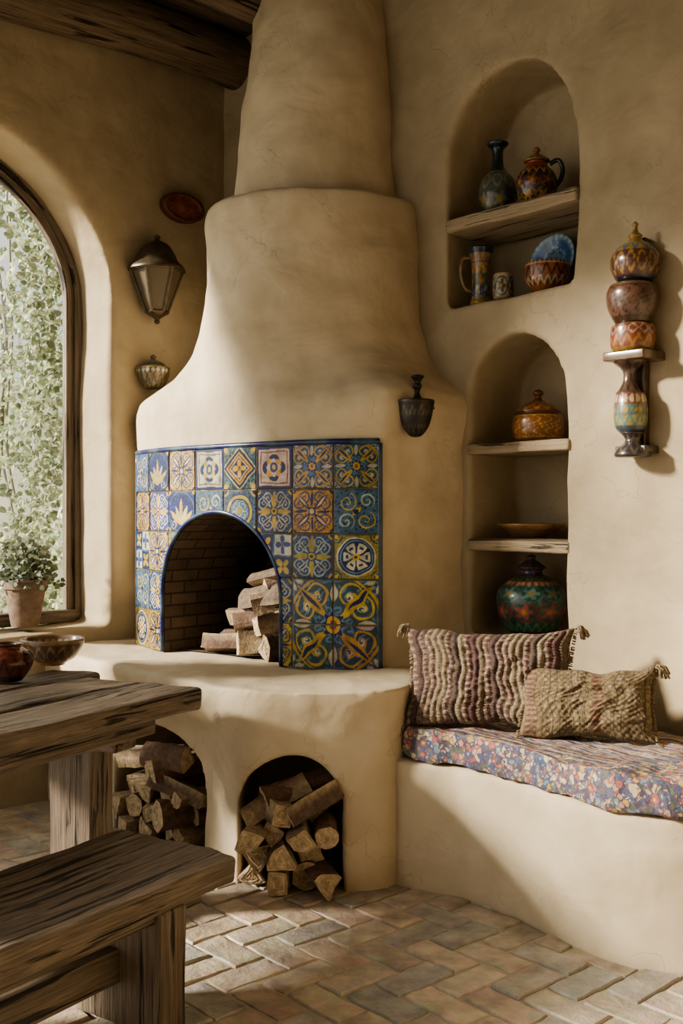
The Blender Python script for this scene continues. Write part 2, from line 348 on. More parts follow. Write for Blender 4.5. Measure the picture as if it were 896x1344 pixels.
# ---------------------------------------------------------------- tiles
def pal(*a): return np.array(a,dtype=np.float32)
WH=pal(.58,.53,.40); BL=pal(.012,.020,.11); LB=pal(.07,.13,.21); YE=pal(.60,.40,.065); TE=pal(.03,.07,.10); RU=pal(.26,.085,.03); OL=pal(.22,.20,.06); BB=pal(.02,.045,.22)
def motif(kind,u,v,var=0):
    r=np.sqrt(u*u+v*v); th=np.arctan2(v,u); c=np.empty(u.shape+(3,),np.float32)
    def put(mask,col): c[mask]=col
    au,av=np.abs(u),np.abs(v); dm=au+av; mx=np.maximum(au,av)
    sx,sy=np.maximum(au,av),np.minimum(au,av)
    cu,cv=1-au,1-av; cr=np.sqrt(cu*cu+cv*cv)
    def fil(col,f=15): put(np.sin(f*u+1.5*np.sin(f*.6*v))*np.sin(f*v+1.5*np.sin(f*.6*u))>.55,col)
    def spiral(x,y,cx,cy,R,turns,w,dr=1,ph=0):
        dx,dy=x-cx,y-cy; rr=np.sqrt(dx*dx+dy*dy); tt=np.arctan2(dy,dx)*dr+ph
        f=(rr/R*turns-tt/(2*math.pi))%1.0
        return (np.abs(f-.5)<w*(0.6+.5*rr/R))&(rr<R)
    def leafm(x,y,cx,cy,L,Wd,ang):
        dx,dy=x-cx,y-cy; ca,sa=math.cos(ang),math.sin(ang); a=dx*ca+dy*sa; b=-dx*sa+dy*ca
        t=a/L; return (t>0)&(t<1)&(np.abs(b)<Wd*np.sin(math.pi*np.clip(t,0,1)))
    if kind==0:
        c[:]=TE; fil(LB*1.5); put(leafm(au,av,.98,.98,.5,.12,math.pi*1.25),YE); put(spiral(sx,sy,.80,.62,.17,1.5,.2),LB*1.6); put(dm<1.04,WH); put(dm<.96,BL); put(dm<.80,YE); put(dm<.70,RU); put(dm<.58,WH); put(dm<.52,BL); put(r<.36*np.abs(np.cos(2*th))+.06,YE); put(r<.10,RU)
    elif kind==1:
        c[:]=BB; fil(LB*1.3,17); put(spiral(sx,sy,.60,.34,.30,1.8,.17),WH); put(leafm(sx,sy,.0,.0,.95,.13,.0),YE); put(leafm(sx,sy,.15,.15,.8,.10,math.pi/4),WH); put(leafm(sx,sy,.25,.25,.6,.045,math.pi/4),BL); put(cr<.26,YE); put(cr<.17,BL); put(r<.22,BL); put(r<.17,YE); put(r<.08,BL)
    elif kind==2:
        c[:]=TE*1.15; fil(LB*1.6,22); put(mx>.95,LB*1.2); put(spiral(sx,sy,.62,.36,.30,1.7,.15),YE*.95); put(spiral(sx,sy,.62,.36,.09,1.0,.3),WH); put(spiral(sx,sy,.33,.12,.15,1.2,.22,-1),LB*1.8); put(leafm(sx,sy,.1,.1,1.1,.12,math.pi/4),YE*.9); put(leafm(sx,sy,.3,.3,.75,.05,math.pi/4),BL)
        put(leafm(sx,sy,.45,.0,.5,.09,0),WH*.9); put((np.abs(r-1.08)<.03),YE*.8); put(leafm(sx,sy,.92,.70,.25,.06,math.pi/2.6),WH*.8); put(r<.25+.05*np.cos(8*th),BL); put(r<.18,YE); put(r<.09,RU)
    elif kind==11:
        c[:]=YE*.85; fil(RU*1.3,19); put(spiral(sx,sy,.60,.34,.30,1.7,.19),BB); put(leafm(sx,sy,.05,.05,1.0,.13,math.pi/4),BL); put(leafm(sx,sy,.2,.2,.7,.06,math.pi/4),WH); put(leafm(sx,sy,.2,0,.7,.07,0),BL); put(r<.2,BL); put(r<.13,WH); put(cr<.22,BL); put(cr<.12,YE); put(mx>.95,BL)
    elif kind==3:
        c[:]=OL*1.1; fil(YE*.8,20); put(spiral(sx,sy,.86,.80,.2,1.4,.2),BL); put(leafm(sx,sy,1.1,1.1,.45,.1,math.pi*1.25),YE); put(r<.86,WH); put(r<.79,BL); put((np.abs(r-.70)<.03),LB*1.8); put((r<.60)&(np.abs(np.cos(3*th))>.25+.5*np.abs(r-.4)/.2*.5)&(r>.12),WH); put((np.abs(r-.42)<.05)&(np.abs(np.cos(3*th))>.8),BL); put(r<.16,YE); put(r<.07,BL)
    elif kind==4:
        c[:]=WH*.9; put(np.abs(au-av)<.13,BL); put(np.abs(au-av)<.04,YE); put((sy<.10)&(sx<.92),BB); put(leafm(sx,sy,.3,0,.62,.11,0),YE); put(r<.42,BL); put(r<.36,WH); put(r<.30*np.abs(np.cos(2*th))+.06,BB); put(r<.09,YE); put(cr<.30,BL); put(cr<.2,YE)
    elif kind==5:
        c[:]=LB*1.1; fil(BL,18); put(spiral(u,v,-.4,.4,.42,1.6,.14),YE*.9); put(spiral(u,v,.4,-.4,.42,1.6,.14),YE*.9); put(spiral(u,v,.45,.45,.36,1.5,.16,-1),WH*.9); put(spiral(u,v,-.45,-.45,.36,1.5,.16,-1),WH*.9); put(leafm(u,v,-.2,-.2,.6,.12,math.pi/4),YE); put(r<.13,BL)
    elif kind==6:
        c[:]=BL; put(mx<.84,WH); put(mx<.74,RU); put(mx<.68,WH); put(r<.62*(.72+.28*np.abs(np.cos(2*th))),BL); put(r<.5*(.45+.55*np.abs(np.sin(2*th))),YE); put(r<.42*(.3+.7*np.abs(np.cos(2*th))),WH); put(r<.24,BB); put(r<.12,YE)
    elif kind==7:
        c[:]=LB; fil(BL,20); put(cr<.34,YE); put(cr<.25,BL); put(r<.82,BL); put(r<.77,YE); put(r<.62,BL); put(r<.56,LB*1.5); put(spiral(sx,sy,.30,.18,.2,1.4,.18),WH); put(r<.13,YE)
    elif kind==8:
        uu=((u+1)*1.0)%1*2-1; vv=((v+1)*1.0)%1*2-1; rr=np.sqrt(uu*uu+vv*vv); tt=np.arctan2(vv,uu); a=np.floor(u+1)+np.floor(v+1)
        c[:]=BL; put(a%2==0,WH*.9); put((rr<.75*np.abs(np.cos(2*tt))+.1)&(a%2==0),BB); put((rr<.75*np.abs(np.sin(2*tt))+.1)&(a%2==1),YE*.9); put(rr<.16,RU); put((np.maximum(np.abs(uu),np.abs(vv))>.92),LB)
    else:
        c[:]=BL*1.2; fil(BB*1.3,16)
        for k in range(5):
            put(leafm(u,v,0,-.7,1.35 if k==2 else 1.1,.13,math.pi/2+(k-2)*.42),YE if k%2==0 else WH*.9)
        put(spiral(au,v,.55,-.62,.25,1.5,.18),WH*.9); put((r>.93)&(r<1.0),LB); put((cr<.22),YE)
    return c
NC,NR,RES=8,5,72
kinds=[[5,9,11,6,0,6,2,2],
       [11,1,9,5,7,1,11,5],
       [8,11,2,7,3,8,1,3],
       [5,1,4,0,5,1,2,2],
       [3,11,0,5,8,11,2,2]]   # row 0 = top
H0,H1=ZH,1.745
nx,ny=NC*RES+1,NR*RES+1
gu=np.linspace(0,NC,nx); gv=np.linspace(0,NR,ny); GU,GV=np.meshgrid(gu,gv)  # gv from bottom
col=np.zeros((ny,nx,3),np.float32); dep=np.zeros((ny,nx),np.float32)
rng=np.random.RandomState(4)
for r_ in range(NR):
    for c_ in range(NC):
        rowtop=NR-1-r_
        m=(GU>=c_)&(GU<=c_+1)&(GV>=rowtop)&(GV<=rowtop+1)
        u=(GU[m]-c_)*2-1; v=(GV[m]-rowtop)*2-1
        k=kinds[r_][c_]; uu,vv=u,v
        if c_>=6 and r_ in (3,4): uu=(GU[m]-6)-1; vv=(GV[m]-(NR-5))-1; k=2
        wob=.02*np.sin(7*u+3*v+r_)
        cc=motif(k,uu+wob,vv+.02*np.sin(6*v+4*u+c_))
        cc=cc*(0.8+0.35*rng.rand())*np.array([1+.1*rng.randn(),1+.05*rng.randn(),1+.1*rng.randn()],np.float32)
        e_=np.maximum(np.abs(u),np.abs(v)); g=e_>.968
        cc[g]=pal(.16,.135,.09)
        col[m]=cc; dep[m]=np.where(g,-.003,.0)-.0014*np.clip(e_,0,1)**6+.002*rng.randn()+.0015*rng.randn()*u
acx=-.057; ahw=.392; azs=1.06; azt=1.452
def in_arch(x,z,g=0.0):
    x=abs(x-acx)
    if z<azs: return x<ahw+g
    return (x/(ahw+g))**2+((z-azs)/(azt-azs+g))**2<1
verts=[];xp=[]
colpos=[arc(-1+2*gu[i]/NC,0) for i in range(nx)]; colout=[arc(-1+2*gu[i]/NC,1.0)-colpos[i] for i in range(nx)]
for j in range(ny):
    z=H0+(H1-H0)*gv[j]/NR
    for i in range(nx):
        p=colpos[i]+colout[i]*(.022+float(dep[j,i])); verts.append((p.x,p.y,z))
        if j==0: xp.append((p-mid).dot(TT))
faces=[]
for j in range(ny-1):
    zc=H0+(H1-H0)*(gv[j]+gv[j+1])/2/NR
    for i in range(nx-1):
        if not in_arch((xp[i]+xp[i+1])/2,zc): faces.append((j*nx+i,j*nx+i+1,(j+1)*nx+i+1,(j+1)*nx+i))
mb=MB(); mb.v=verts; mb.f=faces; mb.c=[tuple(c) for c in col.reshape(-1,3)]; mb.l=verts; mb.m=[0]*len(faces)
mb.build('tile_facing',[TILEM],smooth=False,parent=fire)
mb=MB()
def chord_to_arc(x,z,off):
    s=float(np.interp(x,fC,fS)); p=arc_s(s,off); return Vector((p.x,p.y,z))
pts=[chord_to_arc(acx-ahw,ZH+.0,.018)]
for i in range(8): pts.append(chord_to_arc(acx-ahw,ZH+(azs-ZH)*(i+1)/9,.018))
for i in range(41):
    a=math.pi-math.pi*i/40; pts.append(chord_to_arc(acx+ahw*math.cos(a),azs+(azt-azs)*math.sin(a),.018))
for i in range(9): pts.append(chord_to_arc(acx+ahw,azs-(azs-ZH)*(i+1)/9,.018))
segc=[]
for i,p in enumerate(pts):
    segc+= [tuple(( BL*1.3 if (i//3)%2 else LB*.8))]*8
tube(mb,pts,.011,8,segc)
rim=[arc(-1+2*i/60,.014) for i in range(61)]
rc=[]
for i in range(61): rc+=[tuple(BL*1.3 if (i//4)%2 else LB*.8)]*8
tube(mb,[(p.x,p.y,H1+.008) for p in rim],.013,8,rc)
for u in (-1,1):
    p=arc(u,.012); tube(mb,[(p.x,p.y,H0+(H1-H0)*i/20) for i in range(21)],.012,8,tuple(LB*.7))
mb.build('tile_edging',[TILEM],parent=fire)
# firebox lining (brick)
m,nt,b=new_mat('firebox_brick')
uvn=nd(nt,'ShaderNodeAttribute'); uvn.attribute_name='lc'
br=nd(nt,'ShaderNodeTexBrick'); br.inputs['Scale'].default_value=1.0
br.inputs['Brick Width'].default_value=.17; br.inputs['Row Height'].default_value=.058; br.inputs['Mortar Size'].default_value=.005
br.inputs['Color1'].default_value=(.12,.082,.055,1); br.inputs['Color2'].default_value=(.19,.135,.09,1); br.inputs['Mortar'].default_value=(.05,.038,.028,1)
nt.links.new(uvn.outputs['Vector'],br.inputs['Vector'])
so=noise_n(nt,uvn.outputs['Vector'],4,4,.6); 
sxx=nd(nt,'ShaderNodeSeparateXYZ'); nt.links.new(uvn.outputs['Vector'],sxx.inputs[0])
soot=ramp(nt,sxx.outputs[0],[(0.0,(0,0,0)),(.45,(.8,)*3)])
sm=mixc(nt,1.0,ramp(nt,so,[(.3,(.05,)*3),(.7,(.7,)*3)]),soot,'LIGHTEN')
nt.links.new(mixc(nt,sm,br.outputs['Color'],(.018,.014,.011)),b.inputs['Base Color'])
b.inputs['Roughness'].default_value=.9
bump(nt,b,br.outputs['Fac'],-.8,.008)
FBM=m
mb=MB(); prof=[]
hwi=.385; L=0; lastp=None
pr=[(-hwi,ZH-.01),(-hwi,.9)]+[(-hwi*math.cos(math.pi*i/28),1.055+.388*math.sin(math.pi*i/28)) for i in range(29)]+[(hwi,.9),(hwi,ZH-.01)]
for x,z in pr:
    if lastp: L+=math.hypot(x-lastp[0],z-lastp[1])
    lastp=(x,z); prof.append((x,z,L))
vs=[];lc=[]
for dd in (-.10,.56):
    for x,z,l in prof:
        d_=dd if dd>0 else (chord_to_arc(max(-.7,min(.7,x+acx)),z,.012)-FC).dot(NI)
        taper=1 if dd<0 else .9
        vs.append(FC+TT*x*taper+NI*d_+Vector((0,0,z))); lc.append((d_,l,0))
k=len(prof); fs=[(i,i+1,k+i+1,k+i) for i in range(k-1)]
mb.add(vs,fs,(.5,.5,.5),0,None,lc)
bv=[FC+TT*x*.9+NI*.56+Vector((0,0,z)) for x,z,l in prof]; mb.add(bv,[tuple(range(k))],(.5,.5,.5),0,None,[(x+.45,z,0) for x,z,l in prof])
fl=[FC+TT*x+NI*y+Vector((0,0,ZH+.004)) for x,y in ((-.38,-.05),(.38,-.05),(.36,.56),(-.36,.56))]
mb.add(fl,[(0,1,2,3)],(.5,.5,.5),0,None,[(p.x+1,p.y,0) for p in fl])
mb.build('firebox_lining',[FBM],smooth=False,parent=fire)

# ---------------------------------------------------------------- firewood
def add_log(mb,p0,dr,L,r,seed,roll=None,kd=None):
    rs=random.Random(seed); dr=Vector(dr).normalized()
    x=dr.cross(Vector((0,0,1))).normalized(); y=x.cross(dr)
    kind=rs.choice([0,0,1,1,3,3,2])
    if kd is not None: kind=kd
    sh=[]
    if kind==2: n=12; sh=[(r*(.88+.16*rs.random())*math.cos(2*math.pi*i/n),r*(.88+.16*rs.random())*math.sin(2*math.pi*i/n),1) for i in range(n)]
    elif kind==3:
        q=[(-1,-.7),(.9,-.85),(1,.6),(-.7,.9)]; 
        for i in range(4):
            a,b_=q[i],q[(i+1)%4]
            for t in (0,.5): sh.append(((a[0]*(1-t)+b_[0]*t+rs.uniform(-.12,.12))*r*.9,(a[1]*(1-t)+b_[1]*t+rs.uniform(-.12,.12))*r*.9,1 if i==1 else 0))
    else:
        half=math.radians(34 if kind==0 else 52); R=1.75*r if kind==0 else 1.45*r; ox=-.95*r if kind==0 else -.6*r
        n=6; arcp=[(R*math.cos(-half+2*half*i/n)+ox,R*math.sin(-half+2*half*i/n),1) for i in range(n+1)]
        ap=(ox-.05*r,0,0); a=arcp[-1]; c=arcp[0]
        j=lambda:rs.uniform(-.10,.10)*r
        sh=arcp+[(a[0]*.97+ap[0]*.03,a[1]*.97,0),(a[0]*.5+ap[0]*.5+j(),a[1]*.5+j(),0),(ap[0],.08*r,0),(ap[0],-.08*r,0),(c[0]*.5+ap[0]*.5+j(),c[1]*.5+j(),0),(c[0]*.97+ap[0]*.03,c[1]*.97,0)]
    roll=rs.uniform(0,6.28) if roll is None else roll
    n=len(sh); nl=14
    bark=(.19+.05*rs.random(),.14,.095); t_=rs.uniform(.85,1.15); split=(.56*t_,.425*t_,.27*t_); bend=rs.uniform(-.02,.02)
    vs=[];cs=[];fs=[]
    for j in range(nl+1):
        s=L*j/nl
        for (a,b2,bk) in sh:
            aa=a*math.cos(roll)-b2*math.sin(roll); bb2=a*math.sin(roll)+b2*math.cos(roll)
            nn=noise.noise(Vector((s*6+seed,aa*25,bb2*25)))+.4*noise.noise(Vector((s*22+seed,aa*50,bb2*50)))
            q=Vector(p0)+dr*s+x*(aa*(1+.17*nn)+bend*math.sin(math.pi*j/nl))+y*(bb2*(1+.17*nn))+x*.006*noise.noise(Vector((s*14,seed,0)))
            st=.7+.6*abs(noise.noise(Vector((s*3,aa*90+seed,bb2*90))))
            vs.append(q); cs.append(tuple(c*st for c in (bark if bk else split)))
    for j in range(nl):
        for i in range(n):
            i2=(i+1)%n; fs.append((j*n+i,j*n+i2,(j+1)*n+i2,(j+1)*n+i))
    mb.add(vs,fs,cs)
    for j in (0,nl):
        base=[Vector(vs[j*n+i]) for i in range(n)]; cen=sum(base,Vector())/n
        v2=[];c2=[];f2=[]
        for k,sc in enumerate((1.0,.93,.8,.65,.5,.35,.2)):
            for p in base:
                v2.append(cen+(p-cen)*sc+dr*(rs.uniform(-.003,.003) if k else 0)); tt=(.75 if k==0 else (1.12 if k%2 else .9))*rs.uniform(.85,1.1); c2.append((.62*tt,.48*tt,.31*tt))
        v2.append(cen); c2.append((.45,.33,.2))
        for k in range(6):
            for i in range(n):
                i2=(i+1)%n; f2.append((k*n+i,k*n+i2,(k+1)*n+i2,(k+1)*n+i))
        for i in range(n): f2.append((6*n+i,6*n+(i+1)%n,7*n))
        mb.add(v2,f2,c2)
def pile(name,c,T,Nn,hw,rows,r,front,L,seed,topfn):
    rs=random.Random(seed); mb=MB(); T=Vector((*T,0)).normalized(); Nn=Vector((*Nn,0)).normalized(); c=Vector((*c,0))
    for j in range(rows):
        z=r*.95+j*r*1.55; off=(j%2)*r*.9; x=-hw+r+off*.6
        while x<hw-r*.6:
            if z<topfn(x):
                yaw=rs.uniform(-.4,.4); dz=rs.uniform(-.03,.10) if j else 0
                p=c+T*(x+rs.uniform(-.01,.01))+Nn*(front+rs.uniform(-.08,.06))+Vector((0,0,z+rs.uniform(-.006,.012)))
                add_log(mb,p,Nn+T*yaw+Vector((0,0,dz)),L*rs.uniform(.85,1.05),r*rs.uniform(.75,1.18),rs.randint(0,9999))
            x+=r*2.0*rs.uniform(.88,1.02)
    return mb
mb=pile('fw',(-.195,4.08),(1,-.06),(.06,1),.205,5,.054,-.02,.36,11,lambda x:.31-1.2*abs(x+.0)**1.5)
add_log(mb,(-.37,4.10,.26),(.75,.15,.42),.28,.048,5,2.2,3); add_log(mb,(-.20,4.04,.29),(.8,.25,.42),.22,.055,12,.5,3); add_log(mb,(-.30,4.12,.34),(.9,.35,.22),.30,.045,78,1,1); add_log(mb,(-.12,4.10,.30),(.5,.8,.30),.26,.045,79,1,3)
mb.build('firewood_stack',[LOGM],smooth=False)
mb=pile('fw',(-.81,4.67),(.73,-.69),(.60,.80),.315,5,.057,.0,.36,23,lambda x:.33-.6*abs(x)**1.3)
add_log(mb,(-1.0,4.84,.34),(.9,-.45,.12),.34,.048,14,1.5,3); add_log(mb,(-.86,4.72,.38),(.7,-.6,.05),.28,.050,17,.3,1); add_log(mb,(-.82,4.66,.29),(.8,-.5,-.2),.30,.045,18,.3,3)
mb.build('firewood_stack',[LOGM],smooth=False)
mb=MB()
fp=lambda x,y,z: FC+TT*x+NI*y+Vector((0,0,ZH+z))
for (x,y,z,dx,dy,dz,L,r,sd,rl) in [(-.16,.06,.055,1,.12,.03,.46,.055,10,1.2),(-.18,-.05,.05,.85,.42,.0,.42,.055,21,.4),(.06,-.08,.055,.6,.75,.02,.36,.055,31,2.0),(.22,-.08,.05,.1,1,.02,.30,.055,8,.2),(-.14,.10,.15,1,-.08,.10,.46,.055,4,2.1),(-.02,-.02,.14,.7,.6,.15,.36,.055,50,.9),(.15,-.05,.14,.4,.9,.1,.30,.052,51,1.9),(-.04,.08,.245,1,-.1,.14,.38,.055,6,.5),(.08,.0,.24,.7,.5,.2,.28,.052,7,1.3),(.02,.08,.34,.9,.0,.2,.32,.050,70,1.1),(.12,.04,.33,.5,.7,.2,.24,.048,72,1.1)]:
    dv=TT*dx+NI*dy+Vector((0,0,dz)); add_log(mb,fp(x,y,z+.005),dv,L,r,sd,rl,[1,3,0,3][sd%4])
mb.build('fireplace_logs',[LOGM],smooth=False)

# ---------------------------------------------------------------- shelves
for (s0,s1,zt,th) in ((u0+.01,u1+.005,2.79,.06),(l0,l1+.005,1.76,.05),(l0,l1+.005,1.335,.05)):
    mb=MB(); a=W((s0+s1)/2,.17,zt-th/2-.004); rbox(mb,a,D,N,(0,0,1),((s1-s0)/2+.012,.18,th/2),.012,(14,6,2),.006,8,seed=zt)
    mb.build('niche_shelf',[SHELF],merge=.0005)

# ---------------------------------------------------------------- painted pottery
cBLK=(.02,.02,.025); cCR=(.55,.45,.28); cOC=(.5,.28,.06); cRD=(.30,.06,.03); cBLU=(.03,.07,.22); cGR=(.02,.09,.055); cTER=(.33,.12,.05); cTEAL=(.04,.16,.17); cLT=(.30,.36,.36)
def bands(bs):
    def f(th,t,z):
        t0=0
        for (t1,bg,mo,n,fg) in bs:
            if t<=t1:
                v=(t-t0)/(t1-t0+1e-9)
                w=abs(2*v-1)
                if mo is None: return bg
                if mo=='edge': return fg if w>.8 else bg
                if mo=='petal': return fg if abs(math.sin(n*th/2))>w+.12 and not abs(math.sin(n*th/2))>w+.45 else bg
                if mo=='zig':
                    tr=abs(((th*n/6.283)%1)*2-1); return fg if abs(tr-v)<.22 else bg
                if mo=='dots':
                    a=((th*n/6.283)%1)*2-1; return fg if a*a+(2*v-1)**2<.5 else bg
                if mo=='flower':
                    a=((th*n/6.283)%1)*2-1; b=2*v-1; r=math.hypot(a,b); ph=math.atan2(b,a)
                    if r<.22: return cOC
                    if r<.6+.2*math.cos(5*ph): return fg
                    if abs(r-.95)<.09: return tuple(x*.6 for x in fg)
                    return bg
                if mo=='scroll':
                    return fg if abs(math.sin(n*th/2+4*math.sin(v*6)))<.3 or (w>.9) else bg
            t0=t1
        return bs[-1][1]
    return f
def place_r(px,q,z,): 
    s=s_at(px,q); p=W(s,q,z); return p
def TM(p,rz=0,tilt=None):
    M=Matrix.Translation(p)@Matrix.Rotation(rz,4,'Z')
    return M
def m_of(p): return p.y/F
p=place_r(653,.15,2.79); k=m_of(p); mb=MB()
pf=[(14,0),(17,3),(24,20),(25,34),(21,50),(12,60),(8,68),(7,80),(8,90),(13,95),(14,98),(11,98),(6,90)]
lathe(mb,TM(p),[(r*k,z*k) for r,z in pf],110,bands([(.06,cBLK,None,1,cBLK),(.30,(.07,.09,.08),'flower',6,(.22,.20,.12)),(.50,(.10,.13,.12),'petal',9,(.28,.24,.14)),(.56,cBLK,'dots',20,cCR),(1,(.012,.03,.045),None,1,cBLK)]),sub=9)
mb.build('bottle_vase',[GLAZE])
p=place_r(704,.15,2.79); k=m_of(p); mb=MB()
pf=[(15,0),(17,3),(25,18),(27,32),(23,45),(16,52),(14,58),(17,61),(16,63),(9,68),(4,71),(3,73),(5,76),(3,79),(0,80)]
lathe(mb,TM(p),[(r*k,z*k) for r,z in pf],120,bands([(.06,cBLK,None,1,cBLK),(.24,(.03,.03,.04),'flower',7,cOC),(.44,(.03,.03,.06),'flower',8,(.35,.12,.05)),(.56,cBLK,'zig',16,cOC),(.66,cRD,None,1,cRD),(1,(.33,.16,.04),'scroll',8,(.1,.04,.02))]),sub=9)
hd=[Vector((17*k,0,56*k)),Vector((28*k,0,60*k)),Vector((34*k,0,48*k)),Vector((31*k,0,34*k)),Vector((24*k,0,26*k))]
tube(mb,catmull(hd,6),3*k,10,cBLK,0,TM(p,-.35))
mb.build('lidded_jug',[GLAZE])
p=place_r(631,.12,2.40); k=m_of(p); mb=MB()
pf=[(13,0),(14,3),(12,12),(12,45),(13,55),(16,70),(17,74),(15,74),(11,55),(10,20),(0,12)]
lathe(mb,TM(p),[(r*k,z*k) for r,z in pf],100,bands([(.05,cOC,None,1,cOC),(.16,(.5,.42,.25),'flower',6,cBLU),(.27,cTEAL,'flower',5,cOC),(.38,cOC,'scroll',8,cBLU),(.46,(.35,.28,.15),'zig',10,cTER),(1,(.03,.05,.10),None,1,cBLU)]),sub=9)
hd=[Vector((13*k,0,62*k)),Vector((24*k,0,60*k)),Vector((26*k,0,40*k)),Vector((20*k,0,22*k)),Vector((12*k,0,18*k))]
tube(mb,catmull(hd,6),2.6*k,10,(.25,.16,.06),0,TM(p,math.pi))
mb.build('painted_tankard',[GLAZE])
p=place_r(660,.10,2.40); k=m_of(p); mb=MB()
lathe(mb,TM(p),[(r*k,z*k) for r,z in [(9,0),(13,4),(14,18),(13,30),(12,33),(11,33),(11,20),(0,5)]],80,bands([(.08,cCR,None,1,cCR),(.45,(.45,.40,.28),'flower',5,(.12,.10,.08)),(.55,cCR,None,1,cCR),(1,(.15,.12,.08),None,1,cCR)]),sub=9)
mb.build('painted_cup',[GLAZE])
p=place_r(718,.13,2.40); k=m_of(p); mb=MB()
lathe(mb,TM(p),[(r*k,z*k) for r,z in [(16,0),(20,3),(28,15),(30,28),(29,38),(27,38),(26,28),(18,8),(0,5)]],120,bands([(.12,cTER,None,1,cTER),(.25,(.20,.06,.03),'zig',18,cCR),(.40,cTER,'zig',14,(.05,.02,.015)),(.50,cCR,'dots',30,cRD),(1,(.10,.04,.03),None,1,cTER)]),sub=8)
mb.build('patterned_bowl',[GLAZE])
p=place_r(729,.28,2.40); k=m_of(p); mb=MB()
M=Matrix.Translation(p+Vector((0,0,50*k)))@Matrix.Rotation(math.atan2(N.y,N.x)+0.0,4,'Z')@Matrix.Rotation(math.radians(-90+10),4,'Y')
lathe(mb,M,[(r*k,z*k) for r,z in [(0,0),(18,0),(22,3),(34,7),(36,8),(34,10),(22,5),(16,3),(0,3)]],72,bands([(.5,cBLU,None,1,cBLU),(.62,(.10,.25,.42),'dots',24,(.35,.42,.45)),(.75,(.05,.12,.3),None,1,cBLU),(1,(.18,.35,.5),'flower',6,cBLU)]))
mb.build('blue_plate',[GLAZE])
p=place_r(706,.16,1.76); k=m_of(p); mb=MB()
lathe(mb,TM(p),[(r*k,z*k) for r,z in [(26,0),(30,3),(34,14),(33,28),(29,37),(30,39),(28,42),(18,49),(8,54),(5,56),(4,59),(7,63),(5,67),(0,69)]],130,bands([(.08,cTER,None,1,cTER),(.40,(.33,.13,.04),'scroll',14,(.58,.38,.14)),(.47,(.12,.04,.02),None,1,cTER),(.75,(.28,.09,.035),'petal',12,(.5,.3,.1)),(1,(.2,.07,.03),None,1,cTER)]),sub=8)
mb.build('covered_pot',[GLAZE])
p=place_r(697,.15,1.337); k=m_of(p); mb=MB()
lathe(mb,TM(p),[(r*k,z*k) for r,z in [(18,0),(22,2),(40,13),(44,17),(42,18),(30,10),(0,7)]],80,bands([(.3,(.20,.10,.04),None,1,cTER),(.5,(.30,.18,.07),'edge',1,(.12,.06,.03)),(1,(.28,.17,.08),'petal',16,(.14,.07,.03))]))
mb.build('serving_plate',[GLAZE])
p=place_r(697,.17,.91); k=m_of(p); mb=MB()
lathe(mb,TM(p),[(r*k,z*k) for r,z in [(26,0),(29,3),(40,18),(46,40),(42,58),(26,72),(16,77),(14,82),(19,86),(18,88),(12,92),(6,96),(5,98),(6,101),(0,104)]],150,bands([(.05,cBLK,None,1,cBLK),(.16,cGR,'zig',20,(.10,.25,.15)),(.36,(.02,.10,.07),'flower',8,(.35,.10,.10)),(.52,(.02,.12,.08),'flower',9,(.18,.30,.28)),(.60,(.35,.09,.06),'dots',26,cCR),(.68,cGR,'petal',12,(.3,.25,.1)),(1,(.05,.06,.10),'petal',10,(.25,.08,.06))]),sub=9)
mb.build('painted_ginger_jar',[GLAZE])

# ---------------------------------------------------------------- wall ornament column (right wall)
s=s_at(830,-.075); p0=W(s,-.075,0); k=m_of(p0); yb=600; p=Vector((p0.x,p0.y,CH+(672-yb)*k)); mb=MB()
def zz(y): return (yb-y)*k
def sec(prof,colf,dx=0,seg=90): lathe(mb,TM(p+D*dx*k),[(r*k,zz(y)) for r,y in prof],seg,colf,sub=7)
sec([(20,372),(26,366),(32,352),(31,338),(22,325),(12,319),(8,314),(9,310),(4,305),(3,299),(4,295),(0,291)],bands([(.1,cBLK,None,1,cBLK),(.45,(.10,.04,.03),'petal',14,(.32,.20,.06)),(.6,(.30,.22,.05),'zig',12,(.08,.1,.2)),(1,(.30,.19,.05),None,1,cOC)]),4)
sec([(20,428),(24,422),(32,405),(34,388),(30,376),(26,373),(20,372)],bands([(.15,(.06,.03,.02),None,1,cBLK),(.8,(.13,.07,.045),'scroll',12,(.05,.025,.015)),(1,(.14,.08,.04),None,1,cBLK)]),0)
sec([(24,462),(28,455),(29,440),(27,428),(20,426)],bands([(.15,(.3,.18,.05),None,1,cOC),(.5,(.22,.06,.045),'zig',12,(.35,.2,.05)),(.85,(.20,.055,.045),'petal',12,(.4,.33,.2)),(1,(.3,.18,.05),None,1,cOC)]),0)
rbox(mb,p+Vector((0,0,zz(468)))+N*.03,D,N,(0,0,1),(31*k,.10,6*k),.006,(6,4,2),.002,20,col=(.13,.075,.04))
sec([(18,516),(12,508),(8,498),(9,486),(20,476),(22,472)],bands([(1,(.11,.07,.05),'petal',8,(.06,.035,.025))]),-5)
sec([(14,568),(20,560),(22,545),(21,528),(18,516)],bands([(.2,(.08,.1,.12),None,1,cBLK),(.45,(.30,.26,.08),'zig',10,(.08,.2,.2)),(.7,(.07,.16,.18),'flower',7,(.4,.3,.1)),(1,(.2,.08,.05),'dots',16,cCR)]),-3)
sec([(22,600),(24,596),(20,588),(12,582),(10,576),(16,568)],bands([(1,(.06,.05,.05),'petal',9,(.14,.11,.08))]),0)
rbox(mb,p+Vector((0,0,zz(590)))+N*.035,D,N,(0,0,1),(23*k,.055,5*k),.005,(6,4,2),.002,20,col=(.09,.06,.045))
rbox(mb,p+Vector((0,0,zz(450)))+N*.06,D,N,(0,0,1),(9*k,.02,140*k),.006,(4,2,20),.003,20,col=(.09,.055,.035))
mb.build('stacked_pottery_wall_ornament',[GLAZE])

